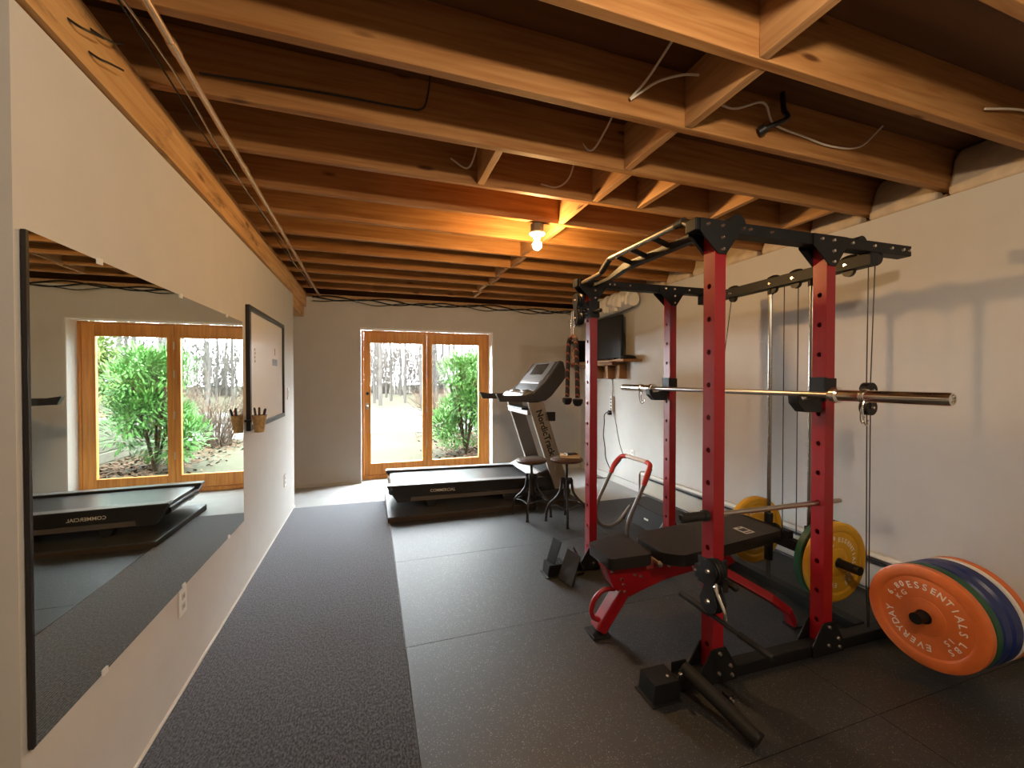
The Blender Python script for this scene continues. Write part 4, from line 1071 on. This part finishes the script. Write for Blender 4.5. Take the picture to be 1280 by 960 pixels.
# leaf litter (uncountable)
def leaves(bm, n, fx, size, tri=False, up=0):
    for _ in range(n):
        c = fx(); a = Euler((random.uniform(-.6,.6)+up,random.uniform(-.6,.6),random.uniform(0,6.28))).to_matrix()
        s = size*random.uniform(.6,1.3)
        bm.faces.new([bm.verts.new(V(c)+a@V(p)) for p in ((-s,-s*.5,0),(s,-s*.35,0),(s*.9,s*.45,s*.2),(-s*.8,s*.5,0))])
bm = NB()
leaves(bm, 2600, lambda: (random.triangular(.9,2.8,2.6), random.uniform(6.5,11.3), -.045), .035)
leaves(bm, 1500, lambda: ((lambda x, y: (x,y,hh(x,y)+.02))(random.uniform(3.05,5),random.uniform(6.5,12))), .035)
tag(obj('leaf_litter', bm, plain('dry_leaves',(0.0406,0.024,0.0144),.9,spec=.06,noise=.5,nscale=9), smooth=False), 'scattered brown dead leaves on the ground by the timber wall', 'leaves', kind='stuff')

def foliage_bush(name, label, cat, c, r, hgt, n, col, group=None, lobes=14, size=.05):
    root = thing(name, label, cat, c)
    bm = NB()
    lob = []
    for k in range(lobes):
        a = random.uniform(0,6.28); rr = r*random.uniform(.15,.72); z = hgt*random.uniform(.18,.92)
        lob.append((V((rr*math.cos(a)*(1.15-z/hgt*.6), rr*math.sin(a)*(1.15-z/hgt*.6), z)), r*random.uniform(.28,.45)))
    for _ in range(n):
        p, q = random.choice(lob)
        d = V((random.gauss(0,1),random.gauss(0,1),random.gauss(0,1))).normalized()
        o_ = p + d*q*random.uniform(.55,1)*V((1,1,.8)).length/1.62
        dirn = (d + V((0,0,.35)) + V((random.gauss(0,.3),)*3)).normalized()
        x_, y_, _z = frame_of(dirn)
        s = size*random.uniform(.6,1.5)
        bm.faces.new([bm.verts.new(o_+v) for v in (x_*s*.22, dirn*s*1.1+x_*s*.1, dirn*s*1.6, dirn*s*1.0-x_*s*.28, -x_*s*.2)])
    obj('foliage', bm, plain('foliage_'+name, col, .7, spec=.12, noise=.35, nscale=3.5), root, smooth=False)
    bm = NB()
    for k in range(5):
        a = k*1.3; add_tube(bm, [(0,0,-.05),(r*.15*math.cos(a),r*.15*math.sin(a),hgt*.3),(r*.4*math.cos(a),r*.4*math.sin(a),hgt*.7)], .02, 6)
    obj('stems', bm, plain('stem_brown',(0.0192,0.012,0.0067),.8,spec=.06), root)
foliage_bush('evergreen_shrub', 'large feathery green evergreen shrub outside the right door pane', 'shrub', (1.72,7.95,-.06), .80, 1.90, 12000, (.040,.108,.022), lobes=32, size=.05)
foliage_bush('evergreen_shrub', 'yellow-green shrub on the bank behind the evergreen', 'shrub', (4.4,11.6,.62), .9, 1.9, 3500, (.055,.085,.018), size=.07)

def twig_clump(bm, c, r, hgt, n, rad=.006):
    for _ in range(n):
        a = random.uniform(0,6.28); b = V(c)+V((math.cos(a),math.sin(a),0))*r*random.uniform(0,.35)
        a += random.uniform(-.6,.6); rr = r*random.uniform(.4,1.1); z = hgt*random.uniform(.5,1.05)
        e = V(c)+V((math.cos(a)*rr, math.sin(a)*rr, z))
        m = b.lerp(e,.5)+V((random.gauss(0,.06),random.gauss(0,.06),hgt*.12))
        add_tube(bm, [b,m,e], rad, 3, 3)
        for q in range(3):
            t = random.uniform(.4,.95); s = b.lerp(e,t); add_tube(bm, [s, s+V((random.gauss(0,.16),random.gauss(0,.16),random.uniform(.02,.25)))], rad*.6, 3, 1, smooth=False)
M_twig = plain('bare_twigs',(0.0406,0.0277,0.0192),.85,spec=.06); M_twig2 = plain('grey_twigs',(0.0455,0.0406,0.0358),.85,spec=.06)
for k, (c, r, hg, n, l) in enumerate([((1.7,10.6,-.06),.85,1.15,150,'reddish bare twiggy bush on the lawn beyond the evergreen'),((4.2,14.4,-.06),1.1,1.9,140,'bare brown twiggy bush on the far right behind the evergreen'),((3.85,8.6,.95),.5,.9,90,'low bare brush on the bank just behind the retaining wall'),((2.6,17.5,-.06),.8,1.1,80,'small bare bush far out on the lawn')]):
    bm = NB(); twig_clump(bm, (0,0,0), r, hg, n); o = obj('bare_bush', bm, M_twig, loc=c, smooth=False); tag(o, l, 'bush')
# woods
M_bark = plain('grey_bark',(0.0358,0.0326,0.0286),.9,spec=.06,noise=.25,nscale=6)
protos = []
def make_tree(seed):
    rnd = random.Random(seed)
    root = thing('bare_tree', 'tall thin bare tree in the grey woods beyond the lawn', 'tree', (0,0,0), 0, 'bare trees in the woods')
    H = rnd.uniform(9,14); R = rnd.uniform(.06,.12)
    bm = NB(); pts = [V((rnd.gauss(0,.03)*i, rnd.gauss(0,.03)*i, H*i/6)) for i in range(7)]
    for i in range(6): add_cyl(bm, pts[i], pts[i+1], R*(1-i/6.5), 7, R*(1-(i+1)/6.5), caps=False)
    obj('trunk', bm, M_bark, root)
    bm = NB()
    for _ in range(120):
        t = rnd.uniform(.08,.98); i = min(5,int(t*6)); b = pts[i].lerp(pts[i+1], t*6-i)
        a = rnd.uniform(0,6.28); L = rnd.uniform(.3,.95)*(1.1-t*.5)
        e = b+V((math.cos(a)*L, math.sin(a)*L, L*rnd.uniform(.2,.9)))
        add_tube(bm, [b, b.lerp(e,.5)+V((0,0,-.08)), e], .010, 3, 2)
        for q in range(4):
            s = b.lerp(e,rnd.uniform(.3,1)); add_tube(bm, [s, s+V((rnd.gauss(0,.2),rnd.gauss(0,.2),rnd.uniform(0,.5)))], .008, 3, 1, smooth=False)
    obj('branches', bm, M_twig2, root, smooth=False)
    return root
protos = [make_tree(k) for k in range(6)]
rr = random.Random(3); cnt = 0
for row, (Y, n) in enumerate(((23.5,14),(25.8,14),(28.2,15),(30.7,16),(33.3,17),(36.2,18))):
    for k in range(n):
        X = -4 + 26*(k+rr.uniform(.35,.65)+.5*(row%2))/n*(Y/24)
        if cnt < 6: o = protos[cnt]
        else: o = copy_tree(protos[cnt % 6])
        o.location = (X, Y+rr.uniform(-.25,.25), -.1); o.rotation_euler = (0,0,rr.uniform(0,6.28)); s = rr.uniform(.75,1.15); o.scale = (s,s,s)
        cnt += 1
# undergrowth
bm = NB()
for k in range(40):
    twig_clump(bm, (rr.uniform(-4,24),rr.uniform(38.5,44),-.1), 2.2, rr.uniform(3,8), 60, .016)
tag(obj('undergrowth', bm, M_twig2, smooth=False), 'grey tangled undergrowth at the edge of the woods', 'undergrowth', kind='stuff')

# ------------------------------------------------------------------ light, camera
w = bpy.data.worlds.new('overcast_sky'); S.world = w; w.use_nodes = True
bg = w.node_tree.nodes['Background']; bg.inputs['Color'].default_value = (.90,.97,1.0,1); bg.inputs['Strength'].default_value = 56.0

cam = bpy.data.cameras.new('camera'); co = bpy.data.objects.new('camera', cam); COL.objects.link(co)
cam.sensor_fit = 'HORIZONTAL'; cam.sensor_width = 36; cam.lens = 36*522/1280; cam.clip_start = .03; cam.clip_end = 300
co.location = (0,0,1.4)
co.rotation_euler = (math.radians(90-.7683), 0, math.radians(-18.5337))
S.camera = co
S.view_settings.view_transform = 'Standard'; S.view_settings.look = 'None'; S.view_settings.gamma = 1; S.view_settings.use_curve_mapping = False
S.view_settings.exposure = 0.0
S.cycles.use_denoising = True
S.cycles.max_bounces = 10; S.cycles.diffuse_bounces = 6; S.cycles.glossy_bounces = 5; S.cycles.transparent_max_bounces = 16
S.cycles.sample_clamp_indirect = 6
